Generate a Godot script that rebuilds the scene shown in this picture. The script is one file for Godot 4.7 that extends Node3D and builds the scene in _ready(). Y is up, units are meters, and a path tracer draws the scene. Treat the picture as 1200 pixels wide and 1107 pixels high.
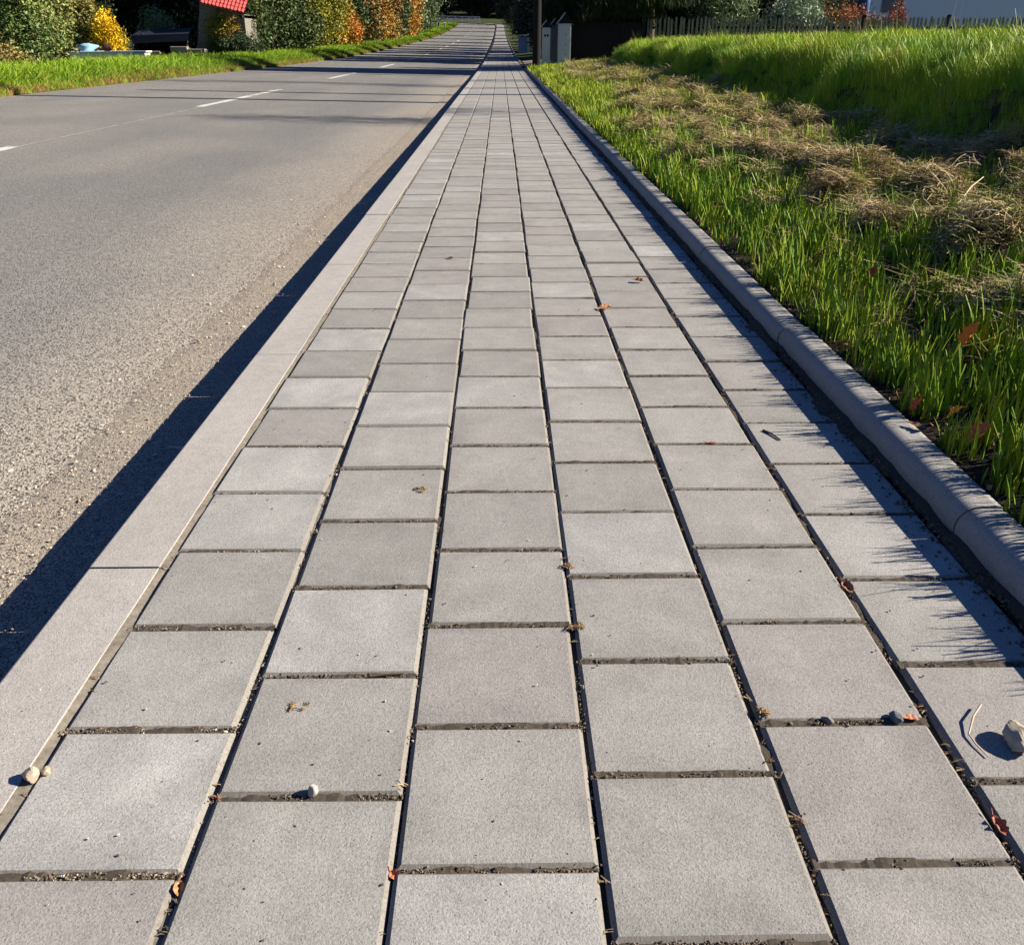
extends Node3D

# World: x to the right across the pavement, y up, the pavement runs along -z.
# "d" below is the distance ahead (d = -z).

const ROW := 0.2045
const COLS := [-0.522, -0.3135, -0.1085, 0.0965, 0.302, 0.5115, 0.7195]
const PHASE := [0.616, 0.715, 0.617, 0.741, 0.621, 0.728]

var rng := RandomNumberGenerator.new()
var used := {}
var n1 := FastNoiseLite.new()
var n2 := FastNoiseLite.new()
var M := {}

# ---------------------------------------------------------------- naming
func numbered(called: String) -> String:
	if not used.has(called):
		used[called] = 0
		return called
	used[called] += 1
	return "%s_%03d" % [called, used[called]]

func tag(o: Node3D, label: String, category: String, group := "", kind := "") -> Node3D:
	if label: o.set_meta("label", label)
	if category: o.set_meta("category", category)
	if group: o.set_meta("group", group)
	if kind: o.set_meta("kind", kind)
	return o

func thing(called: String, label: String, category: String, at: Vector3, turn := 0.0, group := "") -> Node3D:
	var o := Node3D.new()
	o.name = numbered(called)
	add_child(o)
	o.position = at
	o.rotation.y = turn
	tag(o, label, category, group)
	return o

func obj(called: String, mesh: Mesh, mat: Material, parent: Node3D = null) -> MeshInstance3D:
	var o := MeshInstance3D.new()
	o.mesh = mesh
	o.material_override = mat
	if parent == null:
		o.name = numbered(called)
		add_child(o)
	else:
		o.name = called
		parent.add_child(o, true)
	return o

func scatter(called: String, mesh: Mesh, mat: Material, xf: Array, cols: Array, parent: Node3D = null) -> MultiMeshInstance3D:
	var mm := MultiMesh.new()
	mm.transform_format = MultiMesh.TRANSFORM_3D
	mm.use_colors = true
	mm.mesh = mesh
	mm.instance_count = xf.size()
	for i in xf.size():
		mm.set_instance_transform(i, xf[i])
		mm.set_instance_color(i, cols[i])
	var o := MultiMeshInstance3D.new()
	o.multimesh = mm
	o.material_override = mat
	o.set_meta("kind", "stuff")
	if parent == null:
		o.name = numbered(called)
		add_child(o)
	else:
		o.name = called
		parent.add_child(o, true)
	return o

# ---------------------------------------------------------------- mesh helpers
func begin() -> SurfaceTool:
	var st := SurfaceTool.new()
	st.begin(Mesh.PRIMITIVE_TRIANGLES)
	st.set_smooth_group(-1)
	st.set_color(Color.WHITE)
	return st

func done(st: SurfaceTool) -> ArrayMesh:
	st.generate_normals()
	return st.commit()

func tri(st: SurfaceTool, a: Vector3, b: Vector3, c: Vector3) -> void:
	st.add_vertex(a); st.add_vertex(b); st.add_vertex(c)

func quad(st: SurfaceTool, a: Vector3, b: Vector3, c: Vector3, d: Vector3) -> void:
	tri(st, a, b, c); tri(st, a, c, d)

# a box given by its two corners, top edges bevelled by ch
func box(st: SurfaceTool, lo: Vector3, hi: Vector3, ch := 0.0, t := Transform3D()) -> void:
	var c := minf(ch, (hi.y - lo.y) * 0.45)
	var r := [Vector3(lo.x, 0, hi.z), Vector3(lo.x, 0, lo.z), Vector3(hi.x, 0, lo.z), Vector3(hi.x, 0, hi.z)]
	var s := [Vector3(lo.x + c, 0, hi.z - c), Vector3(lo.x + c, 0, lo.z + c), Vector3(hi.x - c, 0, lo.z + c), Vector3(hi.x - c, 0, hi.z - c)]
	var up := func(v: Vector3, y: float) -> Vector3: return t * Vector3(v.x, y, v.z)
	quad(st, up.call(s[0], hi.y), up.call(s[1], hi.y), up.call(s[2], hi.y), up.call(s[3], hi.y))
	quad(st, up.call(r[3], lo.y), up.call(r[2], lo.y), up.call(r[1], lo.y), up.call(r[0], lo.y))
	for i in 4:
		var j := (i + 1) % 4
		if c > 0: quad(st, up.call(r[i], hi.y - c), up.call(r[j], hi.y - c), up.call(s[j], hi.y), up.call(s[i], hi.y))
		quad(st, up.call(r[i], lo.y), up.call(r[j], lo.y), up.call(r[j], hi.y - c), up.call(r[i], hi.y - c))

func tube(st: SurfaceTool, pts: Array, radii: Array, sides := 7) -> void:
	var rings := []
	for i in pts.size():
		var dir: Vector3 = (pts[mini(i + 1, pts.size() - 1)] - pts[maxi(i - 1, 0)]).normalized()
		var u := dir.cross(Vector3(0.31, 0.2, 0.93)).normalized()
		var v := dir.cross(u)
		var ring := []
		for k in sides:
			var a := TAU * k / sides
			ring.append(pts[i] + (u * cos(a) + v * sin(a)) * radii[i])
		rings.append(ring)
	st.set_smooth_group(1)
	for i in rings.size() - 1:
		for k in sides:
			var q := (k + 1) % sides
			quad(st, rings[i][k], rings[i + 1][k], rings[i + 1][q], rings[i][q])
	st.set_smooth_group(-1)
	var last = rings[rings.size() - 1]
	for k in range(1, sides - 1): tri(st, last[0], last[k + 1], last[k])

# an uneven stone
func stone_mesh(size: Vector3, seed_: int, rough := 0.22, rings := 11, segs := 15) -> ArrayMesh:
	var nz := FastNoiseLite.new(); nz.seed = seed_; nz.frequency = 0.9
	var st := begin()
	var p := func(i: int, k: int) -> Vector3:
		var a := PI * i / rings
		var b := TAU * (k % segs) / segs
		var v := Vector3(sin(a) * cos(b), cos(a), sin(a) * sin(b))
		v *= 1.0 + rough * nz.get_noise_3dv(v * 1.3) * 2.4 + rough * 1.1 * nz.get_noise_3dv(v * 3.3)
		return v * size * 0.5 + Vector3(0, size.y * 0.42, 0)
	if rings > 4: st.set_smooth_group(1)
	for i in rings:
		for k in segs:
			quad(st, p.call(i, k), p.call(i, k + 1), p.call(i + 1, k + 1), p.call(i + 1, k))
	return done(st)

# an angular stone: a ball cut by random planes
func rock_mesh(size: Vector3, seed_: int) -> ArrayMesh:
	var r := RandomNumberGenerator.new(); r.seed = seed_
	var nz := FastNoiseLite.new(); nz.seed = seed_; nz.frequency = 1.6
	var planes := []
	for i in 17: planes.append([Vector3(r.randfn(), r.randfn(), r.randfn()).normalized(), r.randf_range(0.62, 0.95)])
	var st := begin()
	var p := func(i: int, k: int) -> Vector3:
		var a := PI * i / 18
		var b := TAU * (k % 24) / 24
		var v := Vector3(cos(a), sin(a) * cos(b), sin(a) * sin(b))
		var l := 1.05
		for q in planes: l = minf(l, q[1] / maxf(v.dot(q[0]), 0.05))
		l *= 1.0 + 0.05 * nz.get_noise_3dv(v * 3.0)
		return v * l * size * 0.58 + Vector3(0, size.y * 0.40, 0)
	for i in 18:
		for k in 24:
			quad(st, p.call(i, k), p.call(i, k + 1), p.call(i + 1, k + 1), p.call(i + 1, k))
	return done(st)

func grass_clump(seed_: int, n: int, radius: float, hmin: float, hmax: float, w: float, bend: float, segs: int) -> ArrayMesh:
	var r := RandomNumberGenerator.new(); r.seed = seed_
	var st := begin()
	for i in n:
		var a := r.randf() * TAU
		var base := Vector3(cos(a), 0, sin(a)) * radius * sqrt(r.randf())
		var h := r.randf_range(hmin, hmax)
		var yaw := r.randf() * TAU
		var dir := Vector3(cos(yaw), 0, sin(yaw))
		var face := r.randf() * TAU
		var side := Vector3(cos(face), 0, sin(face))
		var b := bend * r.randf_range(0.2, 1.3)
		var lean := r.randf_range(0.0, 0.14)
		var ww := w * r.randf_range(0.6, 1.25)
		var tint := r.randf_range(0.75, 1.2)
		st.set_color(Color(tint * r.randf_range(0.9, 1.35), tint, tint * 0.9))
		var cut := r.randf() < 0.4   # mown tips are blunt
		var prev_c := base - Vector3(0, 0.01, 0)
		var prev_w := ww * 0.7
		for s in range(1, segs + 1):
			var t := float(s) / segs
			var c := base + dir * (lean * t + b * t * t) * h + Vector3.UP * h * (t - 0.25 * b * t * t)
			var cw := ww * (1.0 - pow(t, 2.2) * (0.45 if cut else 1.0))
			if s == segs and not cut:
				tri(st, prev_c - side * prev_w * 0.5, c, prev_c + side * prev_w * 0.5)
			else:
				quad(st, prev_c - side * prev_w * 0.5, c - side * cw * 0.5, c + side * cw * 0.5, prev_c + side * prev_w * 0.5)
			prev_c = c; prev_w = cw
	return done(st)

func straw_clump(seed_: int, n: int, radius: float, len_: float, w: float, high: float) -> ArrayMesh:
	var r := RandomNumberGenerator.new(); r.seed = seed_
	var st := begin()
	for i in n:
		var a := r.randf() * TAU
		var c := Vector3(cos(a), 0, sin(a)) * radius * sqrt(r.randf()) + Vector3(0, r.randf() * high, 0)
		var yaw := r.randf() * TAU
		var dir := Vector3(cos(yaw), r.randf_range(-0.25, 0.35), sin(yaw))
		var side := Vector3(-sin(yaw), r.randf_range(-0.6, 0.6), cos(yaw)).normalized()
		var l := len_ * r.randf_range(0.4, 1.2)
		var curve := r.randf_range(-0.5, 0.5)
		var t0 := r.randf_range(0.55, 1.25)
		st.set_color(Color(t0, t0 * r.randf_range(0.9, 1.05), t0 * r.randf_range(0.75, 1.0)))
		var ww := w * r.randf_range(0.5, 1.4)
		var pts := []
		for s in 4:
			var t := s / 3.0 - 0.5
			pts.append(c + dir * t * l + side * curve * t * t * l + Vector3(0, -0.25 * t * t * l, 0))
		for s in 3:
			quad(st, pts[s] - side * ww * 0.5, pts[s + 1] - side * ww * 0.5, pts[s + 1] + side * ww * 0.5, pts[s] + side * ww * 0.5)
	return done(st)

func leaf_clump(seed_: int, n: int, spread: float, len_: float, w: float, droop := 0.0) -> ArrayMesh:
	var r := RandomNumberGenerator.new(); r.seed = seed_
	var st := begin()
	for i in n:
		var c := Vector3(r.randfn(), r.randfn(), r.randfn()) * spread * 0.55
		var dir := Vector3(r.randfn(), r.randfn() - droop, r.randfn()).normalized()
		var side := dir.cross(Vector3(r.randfn(), r.randfn() + 1.0, r.randfn())).normalized()
		var nrm := side.cross(dir)
		var l := len_ * r.randf_range(0.6, 1.25)
		var ww := w * r.randf_range(0.7, 1.2)
		var t0 := r.randf_range(0.65, 1.3)
		st.set_color(Color(t0 * r.randf_range(0.9, 1.2), t0, t0 * r.randf_range(0.8, 1.1)))
		var mid := c + dir * l * 0.45 - nrm * l * 0.06
		tri(st, c, mid + side * ww * 0.5 + nrm * ww * 0.15, c + dir * l)
		tri(st, c, c + dir * l, mid - side * ww * 0.5 + nrm * ww * 0.15)
	return done(st)

# ---------------------------------------------------------------- materials
func mat(called: String, lin: Color, rough := 0.9, vc := false) -> StandardMaterial3D:
	var m := StandardMaterial3D.new()
	m.albedo_color = lin.linear_to_srgb()
	m.roughness = rough
	m.metallic_specular = 0.3
	m.vertex_color_use_as_albedo = vc
	m.cull_mode = BaseMaterial3D.CULL_DISABLED
	m.resource_name = called
	M[called] = m
	return m

func leafy(called: String, through := 0.9) -> StandardMaterial3D:
	var m := mat(called, Color.WHITE, 0.5, true)
	m.backlight = Color(through, through, through)
	return m

func image_of(side: int, f: Callable) -> Image:
	var data := PackedByteArray()
	data.resize(side * side * 3)
	var k := 0
	for y in side:
		for x in side:
			var v: Color = f.call(x, y)
			v = v.linear_to_srgb()
			data[k] = int(clampf(v.r, 0, 1) * 255.0); data[k + 1] = int(clampf(v.g, 0, 1) * 255.0); data[k + 2] = int(clampf(v.b, 0, 1) * 255.0)
			k += 3
	return Image.create_from_data(side, side, false, Image.FORMAT_RGB8, data)

func bumps(img: Image, strength: float) -> ImageTexture:
	var b := img.duplicate() as Image
	b.convert(Image.FORMAT_RGBA8)
	b.bump_map_to_normal_map(strength)
	return ImageTexture.create_from_image(b)

func make_materials() -> void:
	var r := RandomNumberGenerator.new(); r.seed = 11
	# concrete: sand grains, dark pores, pale specks (0.6 mm to the pixel)
	var soft := FastNoiseLite.new(); soft.seed = 4; soft.frequency = 0.012; soft.fractal_octaves = 4
	var soft_b := soft.get_seamless_image(768, 768).get_data()
	var grain := PackedFloat32Array(); grain.resize(768 * 768)
	for i in grain.size():
		var v := 0.70 + 0.30 * r.randf() - (0.34 if r.randf() < 0.10 else 0.0) + (0.30 if r.randf() < 0.04 else 0.0)
		grain[i] = v
	var coarse := PackedFloat32Array(); coarse.resize(256 * 256)
	for i in coarse.size(): coarse[i] = r.randf() - 0.5
	for y in 768:
		for x in 768: grain[y * 768 + x] += 0.24 * coarse[(y / 3) * 256 + (x / 3)]
	for i in 1500:      # pores
		var c := r.randi() % grain.size()
		var s := 1 + int(r.randf() * 1.8)
		for y in s:
			for x in s:
				grain[(c + x + y * 768) % grain.size()] = 0.40
	for i in 160:      # pale flecks
		var c := r.randi() % grain.size()
		for y in 2:
			for x in 2 + r.randi() % 2: grain[(c + x + y * 768) % grain.size()] = 1.12
	var img := image_of(768, func(x: int, y: int) -> Color:
		var i := y * 768 + x
		var v := grain[i] * (0.80 + 0.20 * soft_b[i] / 255.0)
		v = v * 0.66 + 0.17 * grain[(i + 1) % grain.size()] * 0.93 + 0.17 * grain[(i + 768) % grain.size()] * 0.93
		return Color(v, v, v) * 0.9)
	var ctex := ImageTexture.create_from_image(img)
	var cnorm := bumps(img, 2.2)
	for e in [["concrete_a", Color(0.543, 0.529, 0.506)], ["concrete_b", Color(0.493, 0.480, 0.460)], ["concrete_c", Color(0.571, 0.560, 0.534)], ["concrete_d", Color(0.531, 0.506, 0.489)], ["concrete_pale", Color(0.571, 0.561, 0.543)], ["kerb_concrete", Color(0.683, 0.650, 0.619)], ["edging_concrete", Color(0.529, 0.521, 0.493)]]:
		var m := mat(e[0], e[1], 0.92, true)
		m.albedo_texture = ctex
		m.normal_enabled = true; m.normal_texture = cnorm; m.normal_scale = 0.7
		m.uv1_triplanar = true; m.uv1_world_triplanar = true
		m.uv1_scale = Vector3.ONE * 2.0
	# asphalt: stones in dark binder (1 mm to the pixel)
	var cell := FastNoiseLite.new(); cell.noise_type = FastNoiseLite.TYPE_CELLULAR; cell.seed = 8; cell.frequency = 0.125
	cell.cellular_return_type = FastNoiseLite.RETURN_DISTANCE; cell.cellular_jitter = 1.0
	var dist := cell.get_seamless_image(1024, 1024, false, false, 0.05, true).get_data()
	cell.cellular_return_type = FastNoiseLite.RETURN_CELL_VALUE
	var tone := cell.get_seamless_image(1024, 1024, false, false, 0.05, true).get_data()
	cell.seed = 15; cell.frequency = 0.075
	var tone2 := cell.get_seamless_image(1024, 1024, false, false, 0.05, true).get_data()
	cell.cellular_return_type = FastNoiseLite.RETURN_DISTANCE
	var dist2 := cell.get_seamless_image(1024, 1024, false, false, 0.05, true).get_data()
	var low := FastNoiseLite.new(); low.seed = 5; low.frequency = 0.01; low.fractal_octaves = 3
	var lowb := low.get_seamless_image(1024, 1024).get_data()
	var hgt := PackedByteArray(); hgt.resize(1024 * 1024)
	var aimg := image_of(1024, func(x: int, y: int) -> Color:
		var i := y * 1024 + x
		var dd := dist[i] / 255.0
		var tt := tone[i] / 255.0
		var stone := 1.0 - smoothstep(0.42, 0.72, dd)
		if tt < 0.16: stone *= 0.1          # a stone that has broken out
		var v := lerpf(0.36, 0.68 + 0.40 * fmod(tt * 7.0, 1.0), stone) * (0.88 + 0.24 * lowb[i] / 255.0) * (0.82 + 0.36 * r.randf())
		if tone2[i] < 116:
			var pit := 1.0 - smoothstep(0.20 + 0.20 * fmod(tone2[i] * 0.37, 1.0), 0.40 + 0.22 * fmod(tone2[i] * 0.37, 1.0), dist2[i] / 255.0)
			v = lerpf(v, 0.045, pit * 0.95); stone *= 1.0 - pit
		elif tone2[i] > 215: v *= 1.16
		hgt[i] = int(clampf(stone * (0.75 + 0.25 * tt), 0, 1) * 255.0)
		var warm := 1.0 + 0.06 * sin(tt * 40.0)
		return Color(v * warm, v, v / warm))
	var himg := Image.create_from_data(1024, 1024, false, Image.FORMAT_L8, hgt)
	var asp := mat("asphalt", Color.WHITE, 0.85, true)
	asp.albedo_texture = ImageTexture.create_from_image(aimg)
	asp.normal_enabled = true; asp.normal_texture = bumps(himg, 2.6); asp.normal_scale = 1.0
	# dirt: grit and silt
	var silt := FastNoiseLite.new(); silt.seed = 21; silt.frequency = 0.03; silt.fractal_octaves = 5
	var siltb := silt.get_seamless_image(512, 512).get_data()
	var dimg := image_of(512, func(x: int, y: int) -> Color:
		var v := (0.45 + 0.55 * siltb[y * 512 + x] / 255.0) * (0.7 + 0.45 * r.randf())
		if r.randf() < 0.02: v *= 0.4
		return Color(v, v, v) * 0.9)
	var dtex := ImageTexture.create_from_image(dimg)
	var dnorm := bumps(dimg, 3.5)
	for e in [["dirt", Color(0.30, 0.225, 0.15), 1.6, true], ["soil", Color.WHITE, 1.2, true], ["joint", Color(0.112, 0.093, 0.073), 9.0, false], ["joint_dark", Color(0.11, 0.088, 0.066), 9.0, false], ["joint_sand", Color(0.27, 0.24, 0.20), 5.0, false], ["gutter", Color(0.50, 0.43, 0.35), 3.7, true], ["render", Color(0.55, 0.53, 0.5), 0.5, false], ["stone", Color(0.42, 0.38, 0.31), 6.0, true], ["old_wall", Color(0.33, 0.31, 0.26), 0.6, false]]:
		var m := mat(e[0], e[1], 0.97, e[3])
		m.albedo_texture = dtex
		m.normal_enabled = true; m.normal_texture = dnorm; m.normal_scale = 1.0
		m.uv1_triplanar = true; m.uv1_world_triplanar = true
		m.uv1_scale = Vector3.ONE * e[2]
	var gm := M.gutter as StandardMaterial3D
	gm.albedo_color = Color(0.43, 0.388, 0.335).linear_to_srgb()
	gm.albedo_texture = asp.albedo_texture
	gm.normal_texture = asp.normal_texture
	gm.normal_scale = 0.8
	gm.uv1_scale = Vector3.ONE * 2.7
	var paint := mat("road_paint", Color(0.98, 0.97, 0.94), 0.8, true)
	paint.albedo_texture = dtex; paint.uv1_triplanar = true; paint.uv1_world_triplanar = true; paint.uv1_scale = Vector3.ONE * 2.3
	leafy("grass", 0.95)
	leafy("leaf", 0.8)
	leafy("needle", 0.25)
	leafy("dead_leaf", 1.3)
	mat("straw", Color.WHITE, 0.85, true).backlight = Color(0.35, 0.35, 0.35)
	mat("crumb", Color.WHITE, 0.95, true)
	mat("bark", Color(0.075, 0.058, 0.043), 0.95)
	mat("twig", Color(0.16, 0.12, 0.085), 0.9)
	mat("pole", Color(0.010, 0.009, 0.009), 0.8)
	mat("black_wood", Color(0.012, 0.011, 0.011), 0.75)
	mat("picket", Color(0.20, 0.18, 0.165), 0.85)
	mat("rail_wood", Color(0.022, 0.018, 0.016), 0.85)
	mat("cabinet", Color(0.50, 0.53, 0.52), 0.5)
	mat("cabinet_dark", Color(0.12, 0.14, 0.17), 0.5)
	mat("cabinet_lid", Color(0.36, 0.36, 0.35), 0.6)
	mat("black", Color(0.01, 0.01, 0.011), 0.6)
	mat("blue_bin", Color(0.10, 0.17, 0.33), 0.5)
	mat("grey_bin", Color(0.34, 0.35, 0.37), 0.5)
	mat("white_paint", Color(0.8, 0.8, 0.78), 0.6)
	mat("house_paint", Color(0.80, 0.82, 0.83), 0.9)
	mat("house_dark", Color(0.16, 0.19, 0.24), 0.9)
	mat("plinth", Color(0.25, 0.25, 0.25), 0.9)
	mat("roof_tile", Color(0.46, 0.075, 0.07), 0.75)
	mat("brown_tile", Color(0.12, 0.06, 0.045), 0.8)
	mat("yellow_paint", Color(0.80, 0.50, 0.06), 0.5)
	mat("blue_sheet", Color(0.22, 0.40, 0.58), 0.6)
	mat("galvanised", Color(0.55, 0.57, 0.60), 0.45)
	mat("tarpaulin", Color(0.018, 0.020, 0.032), 0.6)
	mat("blue_barrel", Color(0.04, 0.09, 0.22), 0.5)
	var glass := mat("window_glass", Color(0.02, 0.025, 0.03), 0.08)
	glass.metallic_specular = 0.6

# ---------------------------------------------------------------- terrain
const GD := [-60.0, 0.0, 30.0, 45.0, 60.0, 96.0, 130.0, 170.0, 200.0, 235.0, 300.0, 420.0, 900.0]
const GH := [0.0, 0.0, 0.0, 0.07, 0.25, 0.9, 1.8, 3.3, 4.5, 6.2, 20.0, 52.0, 70.0]

func rise(d: float) -> float:
	for i in GD.size() - 1:
		if d < GD[i + 1]:
			var t: float = (d - GD[i]) / (GD[i + 1] - GD[i])
			var i0 := maxi(i - 1, 0)
			var i3 := mini(i + 2, GD.size() - 1)
			var m0: float = (GH[i + 1] - GH[i0]) / maxf(GD[i + 1] - GD[i0], 0.01) * (GD[i + 1] - GD[i])
			var m1: float = (GH[i3] - GH[i]) / maxf(GD[i3] - GD[i], 0.01) * (GD[i + 1] - GD[i])
			if i < 2: m0 = 0.0
			if i < 1: m1 = 0.0
			var t2 := t * t
			var t3 := t2 * t
			return maxf(0.0, (2 * t3 - 3 * t2 + 1) * GH[i] + (t3 - 2 * t2 + t) * m0 + (-2 * t3 + 3 * t2) * GH[i + 1] + (t3 - t2) * m1)
	return GH[GH.size() - 1]

func swerve(d: float) -> float:     # the road bends to the left at its far end
	return 0.0 if d < 172.0 else -pow(minf(d, 230.0) - 172.0, 2.0) * 0.018

func road_y(x: float, d: float) -> float:
	return rise(d) - 0.12 + (-0.63 - x) * 0.02

func hay_at(x: float, d: float) -> float:   # 0..1, where the mown grass lies in heaps
	var mid := 1.66 + 0.22 * sin(d * 0.55 + 0.6) + 0.018 * d
	var band := 1.0 - smoothstep(0.30, 0.80, absf(x - mid))
	var v := n1.get_noise_2d(x * 190.0 + 40.0, d * 120.0) * 3.0 - 0.16
	return clampf(band * v * 1.5, 0.0, 1.0)

func tall_edge(d: float) -> float:
	return 2.34 + 0.16 * sin(d * 0.9) + 0.10 * sin(d * 2.3 + 1.0) + (smoothstep(20.0, 28.0, d) * 0.9)

func ground_y(x: float, d: float) -> float:
	var y := rise(d)
	x -= swerve(d)
	if x > 0.8:
		if d > 40.0: return y - 0.02 + clampf((x - 1.2) * 0.1, 0.0, 0.35)
		var bank := 0.047 + 0.12 * (clampf(x, 0.83, 2.4) - 0.83) + 0.015 * (clampf(x, 2.4, 5.0) - 2.4) + 0.012 * (clampf(x, 5.0, 20.0) - 5.0)
		bank += 0.345 * smoothstep(tall_edge(d) - 0.05, tall_edge(d) + 0.42, x) * (1.0 - smoothstep(24.0, 29.0, d) * (1.0 - smoothstep(3.2, 5.0, x)))
		var k := 1.0 - 0.62 * smoothstep(20.0, 28.0, d) * (1.0 - smoothstep(2.6, 4.6, x))
		k = lerpf(k, 0.5, smoothstep(30.0, 38.0, d))
		y += bank * k
		if d < 30.0 and d > 0.0:
			var soft := smoothstep(0.82, 1.1, x)
			y += soft * 0.030 * n1.get_noise_2d(x * 130.0, d * 130.0)
			y += hay_at(x, d) * (0.065 + 0.095 * n1.get_noise_2d(x * 330.0, d * 330.0))
		return y
	if x < -7.28:
		y += 0.02 + 0.10 * smoothstep(-7.3, -8.6, x) + 0.03 * n2.get_noise_2d(x * 20.0, d * 20.0) - 0.15 * smoothstep(-10.0, -16.0, x)
		return y
	if x < -0.6: return road_y(x, d) - 0.16
	return y - 0.16

func at(x: float, d: float) -> Vector3:
	return Vector3(x, ground_y(x, d), -d)

# ---------------------------------------------------------------- plants
func trunk_mesh(h: float, r0: float, limbs: int, seed_: int, lean := 0.06) -> ArrayMesh:
	var r := RandomNumberGenerator.new(); r.seed = seed_
	var st := begin()
	var top := Vector3(r.randf_range(-lean, lean) * h, h, r.randf_range(-lean, lean) * h)
	var pts := []; var rad := []
	for i in 7:
		var t := i / 6.0
		pts.append(top * t + Vector3(sin(t * 5.0 + seed_), 0, cos(t * 4.0)) * 0.02 * h * t + Vector3(0, -0.15 if i == 0 else 0.0, 0))
		rad.append(r0 * (1.25 if i == 0 else 1.0) * (1.0 - 0.86 * t))
	tube(st, pts, rad)
	for i in limbs:
		var t := r.randf_range(0.25, 0.9)
		var p: Vector3 = top * t
		var a := r.randf() * TAU
		var l := h * r.randf_range(0.18, 0.34) * (1.15 - t)
		var o := Vector3(cos(a), r.randf_range(0.3, 0.9), sin(a)) * l
		tube(st, [p, p + o * 0.5 + Vector3(0, 0.03 * l, 0), p + o], [r0 * 0.42 * (1.1 - t), r0 * 0.26 * (1.1 - t), 0.006], 5)
	return done(st)

# lobes: [centre, radii] of the crown; n clumps are spread in the outer part of each lobe
func crown(parent: Node3D, lobes: Array, n: int, clump: Mesh, m: Material, pal: Array, size: float, seed_: int, part := "crown") -> void:
	var r := RandomNumberGenerator.new(); r.seed = seed_
	var nz := FastNoiseLite.new(); nz.seed = seed_; nz.frequency = 0.55
	var xf := []; var cols := []
	var total := 0.0
	for l in lobes: total += l[1].x * l[1].y + l[1].y * l[1].z
	for l in lobes:
		var share := int(n * (l[1].x * l[1].y + l[1].y * l[1].z) / total)
		for i in share:
			var v := Vector3(r.randfn(), r.randfn(), r.randfn()).normalized()
			var ragged := 1.0 + 0.62 * nz.get_noise_3dv(v * 3.2 + l[0] * 0.7)
			var p: Vector3 = l[0] + v * l[1] * pow(r.randf(), 0.4) * ragged
			if p.y < 0.02: p.y = r.randf() * 0.3
			if nz.get_noise_3dv(p * 2.1) < -0.22: continue          # gaps
			var b := Basis.from_euler(Vector3(r.randf() * TAU, r.randf() * TAU, r.randf() * TAU)) * (size * r.randf_range(0.7, 1.3))
			xf.append(Transform3D(b, p))
			var pick: float = clampf(nz.get_noise_3dv(p * 1.4 + Vector3(9, 0, 3)) * 1.3 + 0.5 + r.randf_range(-0.22, 0.22), 0.0, 0.999) * (pal.size() - 1)
			var c: Color = pal[int(pick)].lerp(pal[int(pick) + 1], pick - int(pick)) if pal.size() > 1 else pal[0]
			cols.append(c * r.randf_range(0.8, 1.2))
	scatter(part, clump, m, xf, cols, parent)

# a dense conifer: an upright flame of drooping sprays round a straight trunk
func conifer(called: String, label: String, p: Vector3, h: float, w: float, n: int, pal: Array, clump: Mesh, size: float, seed_: int, group := "", low := 0.0) -> Node3D:
	var t := thing(called, label, "tree", p, 0.0, group)
	obj("trunk", trunk_mesh(h * 0.95, 0.02 * h + 0.03, 0, seed_, 0.01), M.bark, t)
	var r := RandomNumberGenerator.new(); r.seed = seed_
	var nz := FastNoiseLite.new(); nz.seed = seed_; nz.frequency = 0.8
	var xf := []; var cols := []
	for i in n:
		var y := low + (h - low) * (1.0 - sqrt(r.randf()) * 0.995) if r.randf() < 0.6 else low + (h - low) * r.randf()
		var q := (y - low) / (h - low)
		var rr := w * 0.5 * pow(1.0 - q, 0.62) * (0.86 + 0.14 * minf(1.0, q * 8.0))
		var a := r.randf() * TAU
		rr *= pow(r.randf(), 0.35) * (1.0 + 0.35 * nz.get_noise_3d(cos(a) * 1.5, y * 1.2, sin(a) * 1.5))
		var pos := Vector3(cos(a) * rr, y, sin(a) * rr)
		var b := Basis(Vector3.UP, r.randf() * TAU) * Basis(Vector3.RIGHT, r.randf_range(-0.35, 0.35)) * Basis().scaled(Vector3.ONE * size * r.randf_range(0.7, 1.3))
		xf.append(Transform3D(b, pos))
		var pick: float = clampf(nz.get_noise_3dv(pos * 0.9) + 0.5 + r.randf_range(-0.2, 0.2), 0, 0.999) * (pal.size() - 1)
		cols.append(pal[int(pick)].lerp(pal[mini(int(pick) + 1, pal.size() - 1)], pick - int(pick)) * r.randf_range(0.8, 1.2))
	scatter("crown", clump, M.needle, xf, cols, t)
	return t

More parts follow.
